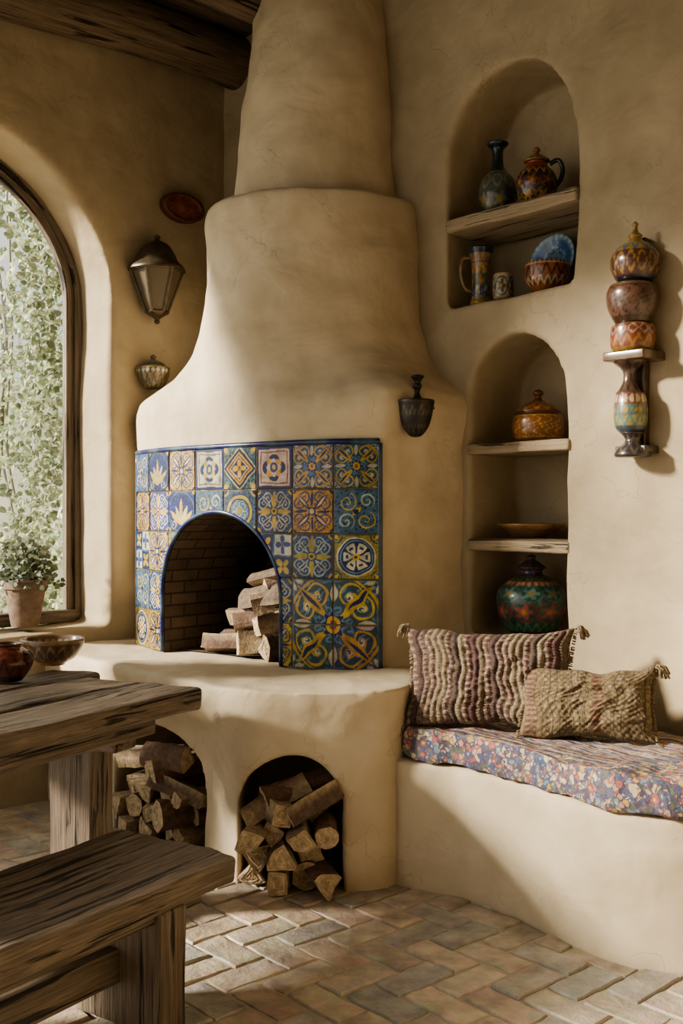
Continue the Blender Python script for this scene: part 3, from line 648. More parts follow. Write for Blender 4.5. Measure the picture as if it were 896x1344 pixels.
# ---------------------------------------------------------------- lantern etc on left wall
t=t_at(206,-.09); p0=WA(t,-.09,0); k=m_of(p0); ca=(.12,.09,.06); mb=MB()
p=Vector((p0.x,p0.y,CH+(672-418)*k)); M=TM(p,math.radians(45)+math.pi/6)
lathe(mb,M,[(14*k,8*k),(33*k,62*k)],6,(.22,.17,.10),1,smooth=False)
for a in range(6):
    th=a*math.pi/3; tube(mb,[(14*k*math.cos(th),14*k*math.sin(th),8*k),(34*k*math.cos(th),34*k*math.sin(th),63*k)],2.2*k,6,ca,0,M)
    th2=th+math.pi/3
    tube(mb,[(34*k*math.cos(th),34*k*math.sin(th),63*k),(34*k*math.cos(th2),34*k*math.sin(th2),63*k)],2.6*k,6,ca,0,M)
    tube(mb,[(14*k*math.cos(th),14*k*math.sin(th),8*k),(14*k*math.cos(th2),14*k*math.sin(th2),8*k)],2.4*k,6,ca,0,M)
lathe(mb,M,[(38*k,62*k),(37*k,66*k),(29*k,74*k),(22*k,88*k),(14*k,97*k),(6*k,101*k),(3*k,104*k),(5*k,107*k),(0,110*k)],12,ca,0,sub=3)
lathe(mb,M,[(14*k,10*k),(12*k,5*k),(6*k,1*k),(3*k,-2*k),(4*k,-5*k),(0,-8*k)],12,ca,0,sub=3)
rbox(mb,p+NA*.075+Vector((0,0,60*k)),A,NA,(0,0,1),(7*k,.012,34*k),.004,(2,1,6),0,col=ca)
tube(mb,[p+Vector((0,0,100*k)),p+NA*.04+Vector((0,0,98*k)),p+NA*.08+Vector((0,0,88*k))],3*k,6,ca)
m,nt,b=new_mat('smoky_lantern_glass'); b.inputs['Base Color'].default_value=(.10,.08,.055,1); b.inputs['Roughness'].default_value=.3
mb.build('wall_lantern',[METAL,m],angle=40)
t=t_at(240,-.03); p0=WA(t,-.03,0); k=m_of(p0); mb=MB()
M=Matrix.Translation(Vector((p0.x,p0.y,CH+(672-273)*k)))@Matrix.Rotation(math.radians(45),4,'Z')@Matrix.Rotation(math.radians(90),4,'X')
lathe(mb,M@Matrix.Diagonal((1.35,.78,1,1)),[(r*k,z*k) for r,z in [(24,-8),(25,0),(24,5),(20,5),(18,3),(8,4),(0,5)]],90,bands([(.35,(.14,.045,.03),None,1,cRD),(.5,(.24,.07,.045),'dots',26,(.10,.03,.025)),(.75,(.28,.08,.05),'petal',14,(.10,.03,.025)),(1,(.30,.10,.05),None,1,cRD)]))
mb.build('carved_oval_plaque',[MATTE])
t=t_at(201,-.06); p0=WA(t,-.06,0); k=m_of(p0); mb=MB(); p=Vector((p0.x,p0.y,CH+(672-510)*k))
lathe(mb,TM(p),[(r*k,z*k) for r,z in [(0,-1),(10,0),(16,6),(21,18),(22,26),(20,28),(18,28),(14,33),(6,37),(3,39),(4,42),(0,45)]],90,bands([(.15,cBLK,None,1,cBLK),(.45,(.22,.16,.08),'zig',14,(.04,.05,.05)),(.55,(.05,.08,.08),'dots',20,cCR),(.65,(.25,.18,.09),None,1,cCR),(1,(.08,.10,.09),'petal',10,(.22,.15,.08))]))
rbox(mb,p+NA*.045+Vector((0,0,22*k)),A,NA,(0,0,1),(5*k,.02,14*k),.003,(2,1,3),0,col=(.1,.07,.05))
mb.build('wall_pocket_bowl',[GLAZE])
p=Vector((.318,4.575,0)); k=m_of(p); p.z=CH+(672-574)*k; dk=(.045,.038,.032); mb=MB()
lathe(mb,TM(p),[(r*k,z*k) for r,z in [(0,0),(8,2),(16,12),(21,26),(24,42),(25,47),(23,49),(19,46),(14,30),(0,20)]],48,bands([(.1,dk,None,1,dk),(.55,dk,'petal',12,(.12,.10,.08)),(1,(.06,.05,.04),None,1,dk)]))
lathe(mb,TM(p+Vector((.01,.03,0))),[(r*k,z*k) for r,z in [(6,44),(7,50),(4,56),(3,62),(6,68),(4,73),(7,78),(9,81),(6,83),(0,84)]],28,dk)
tube(mb,[p+Vector((.02,.07,.46*.1+.10)),p+Vector((.01,.02,.15)),p+Vector((.07,-.0,.15)),p+Vector((.075,0,.12))],2.2*k,8,dk)
mb.build('hanging_iron_mortar',[METAL])

# ---------------------------------------------------------------- cushion & pillows
m,nt,b=new_mat('kilim_cushion_fabric'); CUSH=m
tc=nd(nt,'ShaderNodeTexCoord').outputs['Object']
rot=math.atan2(.745,.667)
mp=mapping(nt,tc,(1,1,1),(0,0,rot))
sx=nd(nt,'ShaderNodeSeparateXYZ'); nt.links.new(mp,sx.inputs[0])
wob=noise_n(nt,tc,7,3); 
ad=nd(nt,'ShaderNodeMath'); ad.operation='MULTIPLY_ADD'; nt.links.new(wob,ad.inputs[0]); ad.inputs[1].default_value=.06; nt.links.new(sx.outputs[1],ad.inputs[2])
wn=nd(nt,'ShaderNodeTexNoise'); wn.noise_dimensions='1D'; wn.inputs['Scale'].default_value=26; wn.inputs['Detail'].default_value=2; nt.links.new(ad.outputs[0],wn.inputs['W'])
st=ramp(nt,wn.outputs['Fac'],[(0,(.06,.05,.06)),(.36,(.26,.10,.09)),(.42,(.46,.37,.25)),(.47,(.08,.11,.17)),(.51,(.50,.41,.29)),(.56,(.34,.15,.13)),(.61,(.54,.45,.33)),(.68,(.15,.12,.10))],'CONSTANT')
dv=nd(nt,'ShaderNodeTexNoise'); dv.inputs['Scale'].default_value=40; nt.links.new(mp,dv.inputs['Vector'])
vm_=nd(nt,'ShaderNodeVectorMath'); vm_.operation='MULTIPLY_ADD'; nt.links.new(dv.outputs['Color'],vm_.inputs[0]); vm_.inputs[1].default_value=(.03,)*3; nt.links.new(mp,vm_.inputs[2])
vo=nd(nt,'ShaderNodeTexVoronoi'); vo.inputs['Scale'].default_value=46; nt.links.new(vm_.outputs[0],vo.inputs['Vector'])
sp=nd(nt,'ShaderNodeSeparateColor'); nt.links.new(vo.outputs['Color'],sp.inputs[0])
fl=ramp(nt,sp.outputs[0],[(0,(.035,.06,.15)),(.22,(.32,.085,.07)),(.34,(.46,.38,.24)),(.48,(.06,.10,.08)),(.58,(.44,.29,.08)),(.68,(.07,.05,.08)),(.80,(.42,.25,.20)),(.90,(.12,.20,.27))],'CONSTANT')
ctr=ramp(nt,vo.outputs['Distance'],[(.14,(0,0,0)),(.22,(1,1,1))]); fl=mixc(nt,ctr,(.50,.38,.17),fl)
edg=nd(nt,'ShaderNodeTexVoronoi'); edg.feature='DISTANCE_TO_EDGE'; edg.inputs['Scale'].default_value=46; nt.links.new(vm_.outputs[0],edg.inputs['Vector'])
fl=mixc(nt,ramp(nt,edg.outputs['Distance'],[(.04,(1,1,1)),(.09,(0,0,0))]),fl,(.04,.045,.08))
fl=mixc(nt,.15,fl,ramp(nt,noise_n(nt,tc,90,3),[(.35,(.06,.045,.04)),(.65,(.36,.28,.19))]))
geo=nd(nt,'ShaderNodeNewGeometry'); sn=nd(nt,'ShaderNodeSeparateXYZ'); nt.links.new(geo.outputs['Normal'],sn.inputs[0])
top=ramp(nt,sn.outputs[2],[(.55,(0,0,0)),(.8,(1,1,1))])
patch=ramp(nt,noise_n(nt,tc,3.0,3),[(.42,(.35,)*3),(.6,(.9,)*3)])
base=mixc(nt,top,mixc(nt,.10,fl,st),mixc(nt,patch,st,fl))
nt.links.new(base,b.inputs['Base Color']); b.inputs['Roughness'].default_value=.95
pb=bump(nt,b,wn.outputs['Fac'],.8,.014); pb=bump(nt,b,vo.outputs['Distance'],.5,.004,pb); bump(nt,b,noise_n(nt,tc,300,2),.6,.003,pb)
cf=[(.235,4.20),(.27,4.12),(.43,4.0),(.64,3.755),(.78,3.52),(.93,3.365),(1.12,3.30),(1.5,3.26),(1.8,3.26)]
cp=catmull([Vector((x,y,0)) for x,y in cf],5)+[W(3.55,-.03,0),W(2.9,-.03,0),W(2.2,-.03,0),W(1.86,-.03,0)]
cp=[Vector((p.x,p.y,0)) for p in cp]
cen=sum(cp,Vector())/len(cp)
def insr(k,z): return [(*(cen+(p-cen)*k).xy,z) for p in cp]
cu_=loft('bench_seat_cushion',[insr(.975,.494),insr(1.0,.508),insr(1.012,.55),insr(1.0,.598),insr(.97,.617)],CUSH)
adobe(cu_,0.011,3,0.018,6,CUSH,4)
def pillow(name,cpos,right,tilt,Wd,Hd,Th,colf,seed,tass=None,rollz=0):
    right=Vector(right).normalized(); fwd=Vector((right.y,-right.x,0)); fwd=fwd if fwd.y<0 else -fwd
    up=Vector((0,0,1)); up2=(up*math.cos(tilt)-fwd*math.sin(tilt)).normalized(); f2=(fwd*math.cos(tilt)+up*math.sin(tilt)).normalized()
    r2=(right*math.cos(rollz)+up2*math.sin(rollz)); u3=(up2*math.cos(rollz)-right*math.sin(rollz))
    mb=MB(); n1,n2=180,100
    for side in (1,-1):
        vs=[];cs=[];fs=[]
        for j in range(n2+1):
            v=-1+2*j/n2
            for i in range(n1+1):
                u=-1+2*i/n1
                x=Wd*u*(1-.07*(1-v*v)); y=Hd*v*(1-.12*(1-u*u))
                t=Th*(max(0,(1-abs(u)**3.0)*(1-abs(v)**3.0)))**.55
                nn=noise.noise(Vector((u*2.2+seed,v*2.2,side)))*.22+noise.noise(Vector((u*6+seed,v*5,side)))*.12
                nn-= .14*abs(noise.noise(Vector(((u-v)*5+seed,(u+v)*1.5,2))))
                t*=1+nn
                c,rg=colf(u,v); t+=rg*(t>0.01)
                sagx=.02*noise.noise(Vector((v*2+seed,u,0)))
                p=Vector(cpos)+r2*(x+sagx)+u3*(y+.018*noise.noise(Vector((u*2.5,seed,v))))+f2*(t*side)
                vs.append(p); cs.append(c)
        for j in range(n2):
            for i in range(n1):
                a=j*(n1+1)+i; q=(a,a+1,a+n1+2,a+n1+1); fs.append(q if side>0 else q[::-1])
        mb.add(vs,fs,cs)
    rs=random.Random(seed)
    if tass:
        for (u,v) in [(-1,1),(1,1),(-1,-1),(1,-1)]:
            c0=Vector(cpos)+r2*Wd*u+u3*Hd*v; dr=(r2*u*.7+u3*v*.4)
            for q in range(34):
                d=dr+Vector((rs.uniform(-.4,.4),rs.uniform(-.4,.4),rs.uniform(-.5,.2)))
                tube(mb,[c0,c0+d*.025,c0+d*.04+Vector((0,0,-.012)),c0+d*.05+Vector((0,0,-.036 if v>0 else -.01))],.003,4,tass)
        for u in (-1,1):
            for q in range(90):
                vv=rs.uniform(-.97,.97); c0=Vector(cpos)+r2*Wd*u*(1-.07*(1-vv*vv))+u3*Hd*vv
                d=r2*u+Vector((0,0,-.3))+Vector((rs.uniform(-.3,.3),)*3)
                tube(mb,[c0,c0+d*.013],.0022,4,tass)
    return mb.build(name,[CLOTH],merge=.0004)
def col1(u,v):
    k=(u+1)*12.0+.22*math.sin(v*3)+.1*math.sin(v*11+u*9); i=int(k); fr=k-i
    rs=[(.22,.115,.095),(.30,.225,.145),(.15,.07,.06),(.26,.15,.115),(.33,.255,.165),(.11,.065,.055),(.29,.175,.135),(.21,.15,.095),(.31,.235,.15),(.175,.085,.075),(.27,.19,.125),(.12,.08,.06)]
    c=rs[(i*5)%12]
    rg=.007*math.sin(fr*math.pi)
    if i%3==0 and math.sin(v*46+i)>.3: c=(.36,.29,.19)
    if i%4==2 and abs(((fr*2-1))**2+math.sin(v*30)**2)<.4: c=(.12,.065,.075)
    if fr<.1: c=(.08,.05,.045)
    s=.75+.45*abs(noise.noise(Vector((u*60,v*60,1)))); return (c[0]*s,c[1]*s,c[2]*s),rg+.0028*math.sin(v*110+i*2)
def col2(u,v):
    c=(.24,.175,.09)
    if -.72<u<.08 or u>.27:
        a=abs(((u*9+v*4.5)%1)-.5)+abs(((u*9-v*4.5)%1)-.5)
        c=(.30,.235,.13) if a<.40 else ((.13,.095,.055) if a<.52 else (.23,.165,.09))
    k=((u+1)*9)%1
    if k<.10: c=(.12,.085,.05)
    if -.95<u<-.78 or .1<u<.25: c=(.30,.17,.10) if math.sin(v*44)>0 else (.15,.10,.065)
    s=.75+.5*abs(noise.noise(Vector((u*50,v*40,4)))); return (c[0]*s,c[1]*s,c[2]*s),.0015*math.sin(u*60)*math.sin(v*40)
pillow('striped_throw_pillow',(.565,4.10,.810),(.93,-.36,0),.28,.325,.195,.085,col1,3,(.34,.26,.17),.03)
pillow('patterned_lumbar_pillow',(.895,3.90,.750),(.96,-.28,0),.35,.243,.135,.07,col2,11,(.27,.20,.11),.02)

# ---------------------------------------------------------------- table & bench
def quadtop(mb,P0,e1,e2,L1,L2,ztop,th,planks,seed,mat=0,r=.012,nz=.006):
    e1=Vector((*e1,0)).normalized(); e2=Vector((*e2,0)).normalized()
    w=L2/planks
    for i in range(planks):
        px=Vector((-e1.y,e1.x,0)); 
        if px.dot(e2)<0: px=-px
        o=Vector((*P0,0))+e1*(L1/2+.03*math.sin(i*2.4))+e2*(w*(i+.5))+Vector((0,0,ztop-th/2))
        rbox(mb,o,e1,px,(0,0,1),(L1/2,w/2*px.dot(e2)-.001,th/2),r,(54,10,5),nz,5,seed=seed+i*1.7,mat=mat)
mb=MB()
b1=(-.50,-.866)
quadtop(mb,(-.535,3.985),b1,(-.80,.60),1.9,.88,.79,.085,3,1.0,nz=.014,r=.018)
e1=Vector((*b1,0)).normalized(); e2=Vector((-.866,.5,0))
P0=Vector((-.535,3.985,0))
rbox(mb,P0+e1*.30+e2*.42+Vector((0,0,.655)),e2,e1,(0,0,1),(.33,.06,.05),.012,(8,3,3),.004,6,seed=3)
for off in (.30,1.5):
    rbox(mb,P0+e1*off+e2*.30+Vector((0,0,.34)),(0,0,1),e2,e1,(.34,.105,.06),.012,(14,4,3),.006,6,seed=5+off)
    rbox(mb,P0+e1*off+e2*.42+Vector((0,0,.05)),e2,e1,(0,0,1),(.36,.07,.05),.012,(8,3,3),.004,6,seed=6+off)
rbox(mb,P0+e1*.95+e2*.10+Vector((0,0,.675)),e1,e2,(0,0,1),(.80,.025,.035),.008,(20,2,3),.004,6,seed=9)
mb.build('rustic_dining_table',[WOODT],merge=.0005)
mb=MB()
Bc=Vector((-.30,3.115,0)); Ac=Vector((-.68,3.45,0)); b2=Vector((-.56,-.83,0)).normalized(); ee=(Ac-Bc); 
pxn=Vector((-b2.y,b2.x,0)); pxn=pxn if pxn.dot(ee)>0 else -pxn
wdt=.48
rbox(mb,Bc+b2*.80+pxn*(wdt/2)+Vector((0,0,.45-.042)),b2,pxn,(0,0,1),(.80,wdt/2,.042),.018,(60,14,5),.014,5,seed=21)
rbox(mb,Bc+b2*.80+pxn*(wdt/2)+Vector((0,0,.345)),b2,pxn,(0,0,1),(.72,.17,.03),.008,(20,2,3),.004,6,seed=22)
for off in (.22,1.32):
    rbox(mb,Bc+b2*off+pxn*(wdt/2-.02)+Vector((0,0,.175)),(0,0,1),pxn,b2,(.175,.17,.055),.012,(10,5,3),.006,6,seed=23+off)
rbox(mb,Bc+b2*.80+pxn*(wdt/2)+Vector((0,0,.17)),b2,pxn,(0,0,1),(.54,.03,.05),.008,(20,2,3),.004,6,seed=29)
mb.build('rustic_bench',[WOOD],merge=.0005)
def on_plane(px,y,z):
    d=(CH-z)*F/(y-672); return Vector(((px-448)/F*d,d,z))
p=on_plane(69,872,.797); k=m_of(p); mb=MB()
lathe(mb,TM(p),[(r*k,z*k) for r,z in [(16,0),(18,3),(30,10),(39,24),(41,33),(39,34),(35,26),(22,10),(0,7)]],120,bands([(.1,cTER,None,1,cTER),(.4,(.14,.08,.05),'petal',16,(.34,.26,.16)),(.5,(.3,.2,.12),None,1,cCR),(.62,(.25,.12,.06),'dots',26,cCR),(1,(.30,.18,.10),'petal',12,(.12,.06,.04))]))
mb.build('shallow_ceramic_bowl',[GLAZE])
p=on_plane(8,893,.797); k=m_of(p); mb=MB()
lathe(mb,TM(p),[(r*k,z*k) for r,z in [(20,0),(23,3),(32,16),(34,26),(28,38),(20,44),(22,48),(20,49),(16,44),(26,24),(0,6)]],100,bands([(.1,cBLK,None,1,cTER),(.3,(.16,.04,.03),'zig',14,(.05,.02,.015)),(.45,(.22,.07,.04),'petal',10,(.08,.03,.02)),(1,(.09,.03,.02),None,1,cCR)]))
tube(mb,catmull([Vector((26*k,0,38*k)),Vector((38*k,0,36*k)),Vector((38*k,0,24*k)),Vector((31*k,0,20*k))],5),2.6*k,8,(.12,.04,.03),0,TM(p,-.3))
mb.build('handled_clay_pot',[GLAZE])

# ---------------------------------------------------------------- floor
g=.124; mb=MB(); rs=random.Random(2)
cols=[(.64,.55,.43),(.60,.52,.41),(.67,.58,.47),(.57,.50,.40),(.50,.475,.43),(.65,.53,.40),(.61,.53,.43),(.52,.49,.43),(.69,.60,.49),(.63,.54,.42),(.64,.52,.42),(.62,.53,.42)]
O=Vector((0,3.2,0))
def brick(x,y,w,h):
    gpx=(.003+.003*rs.random())/g; z=rs.uniform(-.003,.003)
    c=rs.choice(cols); t=rs.uniform(.84,1.08); c=tuple(a*t for a in c)
    def P(a,b,zz): 
        q=O+D*(a*g)+N*(b*g); return (q.x,q.y,zz)
    X0,X1,Y0,Y1=x+gpx,x+w-gpx,y+gpx,y+h-gpx
    per=[]
    nxs,nys=(6,3) if w>h else (3,6)
    for i in range(nxs): per.append((X0+(X1-X0)*i/nxs,Y0))
    for i in range(nys): per.append((X1,Y0+(Y1-Y0)*i/nys))
    for i in range(nxs): per.append((X1-(X1-X0)*i/nxs,Y1))
    for i in range(nys): per.append((X0,Y1-(Y1-Y0)*i/nys))
    cxm=(X0+X1)/2; cym=(Y0+Y1)/2
    rj=rs.uniform(-.02,.02)
    per=[(a+rs.uniform(-.032,.032)+rj*(b_-cym),b_+rs.uniform(-.032,.032)-rj*(a-cxm)) for a,b_ in per]
    per[0]=(per[0][0]+.03,per[0][1]+.03)
    n=len(per); vs=[P(a,b_,-.02) for a,b_ in per]+[P(a,b_,z-.006) for a,b_ in per]
    sl=(rs.uniform(-.003,.003),rs.uniform(-.003,.003))
    vs+=[P(a+(cxm-a)*.10*(1 if w<h else .5),b_+(cym-b_)*.10*(1 if w>h else .5),z+sl[0]*(a-cxm)+sl[1]*(b_-cym)+rs.uniform(-.0009,.0009)) for a,b_ in per]
    vs.append(P(cxm,cym,z+rs.uniform(-.001,.001)))
    cs=[tuple(q*.75 for q in c)]*n+[tuple(q*.8 for q in c)]*n+[tuple(q*rs.uniform(.88,1.08) for q in c) for _ in range(n)]+[c]
    fs=[]
    for i in range(n):
        i2=(i+1)%n; fs.append((i,i2,n+i2,n+i)); fs.append((n+i,n+i2,2*n+i2,2*n+i)); fs.append((2*n+i,2*n+i2,3*n))
    mb.add(vs,fs,cs)
R_=int(5.5/g)
for i in range(-R_,R_):
    for j_ in range(-R_,R_):
        c=(i-j_)%4
        if c not in (0,3): continue
        q=O+D*(i*g)+N*(j_*g)
        if q.y<.6 or q.y>6.6 or abs(q.x)>3.2: continue
        if (q-K).dot(N)>.1 or (q-K).dot(NA)>.1: continue
        if c==0: brick(i,j_,2,1)
        else: brick(i,j_,1,2)
m,nt,b=new_mat('mortar'); b.inputs['Base Color'].default_value=(.42,.36,.28,1); b.inputs['Roughness'].default_value=.95
tc=nd(nt,'ShaderNodeTexCoord').outputs['Object']; bump(nt,b,noise_n(nt,tc,120,3),.6,.005)
mb.add([(-5,-2,-.006),(5,-2,-.006),(5,7,-.006),(-5,7,-.006)],[(0,1,2,3)],(.2,.17,.12),1)
mb.build('floor',[FLOORM,m],smooth=False)

# ---------------------------------------------------------------- ceiling & beams
XR=-2.95
mb=MB()
for i in range(34):
    x=-.25+i*.16
    tm=min(6.5,(K.x+D.x*x-XR)/.7071)
    rbox(mb,K+D*x+A*(tm/2-.25)+Vector((0,0,ZC+.03)),A,D,(0,0,1),(tm/2+.25,.078,.03),.012,(30,2,2),.004,5,seed=i*1.3)
mb.build('ceiling',[BEAM],merge=.0005)
prism('roof_slab',[(XR-.05,-2.2),(e.x+.4,-2.2),(e.x+.4,7),(XR-.05,7)],ZC+.065,ZC+.25,BEAM)
for off,rr_ in ((.13,.145),(.80,.125),(1.70,.13),(2.6,.13),(3.5,.13)):
    mb=MB(); P_=[];R_=[]; tm=(K.x+D.x*off-XR)/.7071
    nb=int(tm/.1)+2
    for i in range(nb):
        t=-.15+i*.1; nn=noise.noise(Vector((t*.9,off*5,0)))
        P_.append(K+D*off+A*t+Vector((nn*.03,0,4.01+.03*noise.noise(Vector((t*.7,off,3)))-(.035*min(t,2.2) if off<.2 else 0)))); R_.append(rr_*(1+.10*noise.noise(Vector((t*1.5,off*3,1)))))
    tube(mb,P_,R_,28,(.5,.5,.5)); mb.build('ceiling_beam',[BEAM])

# ---------------------------------------------------------------- window frame
mb=MB()
def archpts(o,ins,n=40):
    out=[]; hw=hw_-ins; 
    for i in range(14): out.append(WA(tc_-hw,o,.85+(2.6-.85)*i/14))
    for i in range(n+1):
        a=math.pi-math.pi*i/n; out.append(WA(tc_+hw*math.cos(a),o,2.6+(.8-ins)*math.sin(a)))
    for i in range(14): out.append(WA(tc_+hw,o,2.6-(2.6-.85)*(i+1)/14))
    return out
def framesweep(mb,o,ins,wd,dp):
    a=archpts(o,ins-.0);b_=archpts(o,ins+wd); a2=archpts(o+dp,ins);b2_=archpts(o+dp,ins+wd)
    n=len(a); vs=a+b_+b2_+a2; fs=[]
    for i in range(n-1):
        for q in range(4):
            q2=(q+1)%4; fs.append((q*n+i,q*n+i+1,q2*n+i+1,q2*n+i))
    lc=[]
    for blk in (0,.03,.05,.08):
        for i in range(n): lc.append((i*.08,blk,blk*.5))
    mb.add(vs,fs,(.5,.5,.5),0,None,lc)
framesweep(mb,.29,-.03,.065,.06); framesweep(mb,.31,.035,.045,.04)
rbox(mb,WA(tc_,.32,.885),A,NA,(0,0,1),(hw_,.035,.035),.008,(20,2,2),.003,6,seed=3)
mb.build('window_1',[WOODT],smooth=True,angle=35)

# ---------------------------------------------------------------- plants
m,nt,b=new_mat('leaf'); LEAF=m
a=nd(nt,'ShaderNodeAttribute'); a.attribute_name='Col'; nt.links.new(a.outputs['Color'],b.inputs['Base Color']); b.inputs['Roughness'].default_value=.5
tr=nd(nt,'ShaderNodeBsdfTranslucent'); nt.links.new(a.outputs['Color'],tr.inputs['Color'])
ms=nd(nt,'ShaderNodeMixShader'); ms.inputs[0].default_value=.4; nt.links.new(b.outputs[0],ms.inputs[1]); nt.links.new(tr.outputs[0],ms.inputs[2])
nt.links.new(ms.outputs[0],nt.nodes['Material Output'].inputs['Surface'])
def leaf(mb,p,sz,rs,col,up=.3):
    n=Vector((rs.gauss(0,1)*.7,-abs(rs.gauss(0,1))-.3,rs.gauss(0,.6)+up)).normalized()
    d=Vector((rs.gauss(0,1),rs.gauss(0,.5),rs.gauss(-.4,.8))); d=(d-n*d.dot(n)).normalized(); w=n.cross(d)
    L=sz;Wd=sz*.42
    vs=[p,p+d*L*.3+w*Wd-n*.1*sz,p+d*L*.7+w*Wd*.7,p+d*L-n*.15*sz,p+d*L*.7-w*Wd*.7,p+d*L*.3-w*Wd-n*.1*sz]
    mb.add(vs,[(0,1,2,3),(0,3,4,5)],col)
rs=random.Random(5)
def gcol(l=1.0):
    t=rs.random(); b_=rs.uniform(.55,1.25)*l; return ((.27+.22*t)*b_,(.34+.18*t)*b_,(.21+.16*t)*b_)
mb=MB()
for i in range(17000):
    u=rs.uniform(-1.6,3.2); z=rs.uniform(-.1,4.4); 
    p=Vector((-1.95,8.2,0))+Vector((-.93,.2,0))*u+Vector((0,rs.gauss(0,.35),z))
    if noise.noise(Vector((u*1.6,z*1.0,0)))+.5*noise.noise(Vector((u*4,z*3,0)))<(.06 if z>1.2 else -.3): continue
    leaf(mb,p,rs.uniform(.04,.085),rs,tuple(min(.85,c) for c in gcol(1.75)))
for i in range(34):
    u=rs.uniform(-1.4,3); p=Vector((-1.95,8.2,0))+Vector((-.93,.2,0))*u; pts=[p+Vector((.25*noise.noise(Vector((u*9,z*.16,0))),.1,z*.22)) for z in range(21)]
    tube(mb,pts,.012,5,(.38,.35,.29))
for i in range(2000):
    z=rs.uniform(.5,3.6); o=.60+abs(rs.gauss(0,.22)); t=.66+abs(rs.gauss(0,.16))+.26*noise.noise(Vector((z*1.3,2,0)))
    leaf(mb,WA(t,o,z),rs.uniform(.03,.06),rs,gcol(.95))
mb.build('climbing_ivy',[LEAF],smooth=False)
m,nt,b=new_mat('garden_wall_render'); b.inputs['Base Color'].default_value=(.95,.96,.93,1); b.inputs['Roughness'].default_value=.9
slab('garden_wall',(3,9.6),(-9,9.3),.2,-.1,2.6,m)
m,nt,b=new_mat('garden_soil'); tc=nd(nt,'ShaderNodeTexCoord').outputs['Object']
nt.links.new(ramp(nt,noise_n(nt,tc,3,5),[(.3,(.25,.25,.16)),(.7,(.46,.42,.31))]),b.inputs['Base Color'])
simple_obj('garden_ground',[(-14,-6,-.07),(14,-6,-.07),(14,16,-.07),(-14,16,-.07)],[(0,1,2,3)],m)
SUN=Vector((.88,.12,-.37)).normalized()
mb=MB()
targets=[(tuple(W(2.1,0,1.35)),.34,.8),(tuple(W(2.78,0,1.5)),.2,.7),((.45,4.6,1.25),.3,.8),((-.3,4.2,.25),.15,.5),((.55,3.9,.2),.30,.8),(tuple(W(2.75,0,2.25)),.2,.6),((.8,3.3,0),.2,.5),((-.15,4.7,1.55),.16,.5),(tuple(W(2.2,0,2.75)),.3,.6),((1.0,3.35,.25),.25,.4)]  # spots shaded by an added out-of-view tree, leaf clumps set along the sun ray
rt=random.Random(9); cents=[]
for (tg,rad,den) in targets:
    c0=Vector(tg)-SUN*rt.uniform(6.4,8.2); cents.append(c0)
    for i in range(int(900*rad*den)+50):
        v=Vector((rt.gauss(0,1),rt.gauss(0,1),rt.gauss(0,1)*.9)).normalized()*rad*(rt.random()**.45)
        leaf(mb,c0+v,rt.uniform(.07,.12),rt,gcol(.6))
root=Vector((-7.4,3.2,-.1))
tube(mb,catmull([root,root+Vector((.1,.1,1.6)),root+Vector((-.05,.2,3.2)),root+Vector((.1,.3,5))],5),[.10-.004*i for i in range(16)],8,(.2,.15,.1))
for c0 in cents:
    st=root+Vector((0,.2,max(1.2,min(4.5,c0.z-.8)))); tube(mb,catmull([st,(st+c0)/2+Vector((0,0,.2)),c0],4),[.03-.0025*i for i in range(9)],6,(.2,.15,.1))
mb.build('sun_gobo_tree',[LEAF],smooth=False)
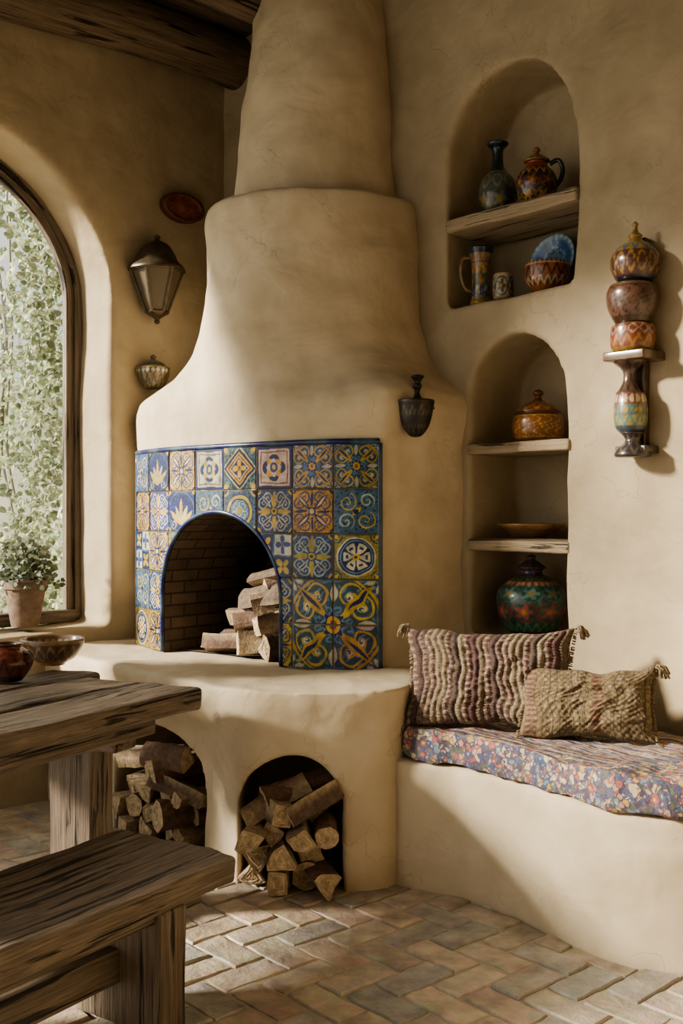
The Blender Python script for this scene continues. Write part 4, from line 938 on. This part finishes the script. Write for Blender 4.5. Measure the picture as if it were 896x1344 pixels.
# potted plant on sill
t=t_at(33,.17); p=WA(t,.17,.862); k=m_of(p); mb=MB()
tcx=(.24,.165,.12)
lathe(mb,TM(p),[(r*k,z*k) for r,z in [(17,0),(18,2),(26,48),(29,50),(29,60),(27,62),(24,60),(22,50),(0,48)]],48,lambda th,t,z:tcx,1,smooth=False)
for i in range(650):
    a=rs.uniform(0,6.28); el=rs.uniform(-.1,1.4); r=rs.uniform(.3,1)*44*k
    q=p+Vector((0,0,56*k))+Vector((math.cos(a)*math.cos(el)*r*1.1,math.sin(a)*math.cos(el)*r,math.sin(el)*r*1.4))
    leaf(mb,q,rs.uniform(.022,.04),rs,tuple(c*.55 for c in gcol()),.6)
    if i%9==0: tube(mb,[p+Vector((0,0,50*k)),(p+Vector((0,0,60*k))+q)/2,q],.002,4,(.08,.14,.04))
mb.build('potted_fern',[LEAF,mat_attr('terracotta',.8,0,50,.3,.003,var=.3)],smooth=True,angle=40)

# ---------------------------------------------------------------- light
w=bpy.data.worlds.new('sky'); scene.world=w; w.use_nodes=True; nt=w.node_tree
bg=nt.nodes['Background']; tc=nd(nt,'ShaderNodeTexCoord')
vm=nd(nt,'ShaderNodeVectorMath'); vm.operation='DOT_PRODUCT'; nt.links.new(tc.outputs['Generated'],vm.inputs[0]); vm.inputs[1].default_value=Vector((-.93,.10,.30)).normalized()
c=ramp(nt,vm.outputs['Value'],[(0.0,(.70,.75,.76)),(.45,(1.0,1.02,1.0)),(.8,(1.9,1.8,1.6)),(1,(3.2,2.95,2.5))])
nt.links.new(c,bg.inputs['Color']); bg.inputs['Strength'].default_value=0.85
sd=bpy.data.lights.new('sun','SUN'); sd.energy=12.5; sd.angle=math.radians(6.5); sd.color=(1,.91,.77)
so=bpy.data.objects.new('sun',sd); scene.collection.objects.link(so); so.location=(-8,0,6)
so.rotation_euler=SUN.to_track_quat('-Z','Y').to_euler()
# ---------------------------------------------------------------- camera
cd=bpy.data.cameras.new('camera'); cam=bpy.data.objects.new('camera',cd); scene.collection.objects.link(cam)
cam.location=(0,0,CH); cam.rotation_euler=(math.radians(90),0,0); cd.sensor_fit='VERTICAL'; cd.sensor_height=36; cd.lens=F/1344*36; cd.clip_start=.02
scene.camera=cam
scene.view_settings.view_transform='AgX'
try: scene.view_settings.look='AgX - Medium High Contrast'
except Exception as ex: print(ex)
scene.view_settings.exposure=0.0
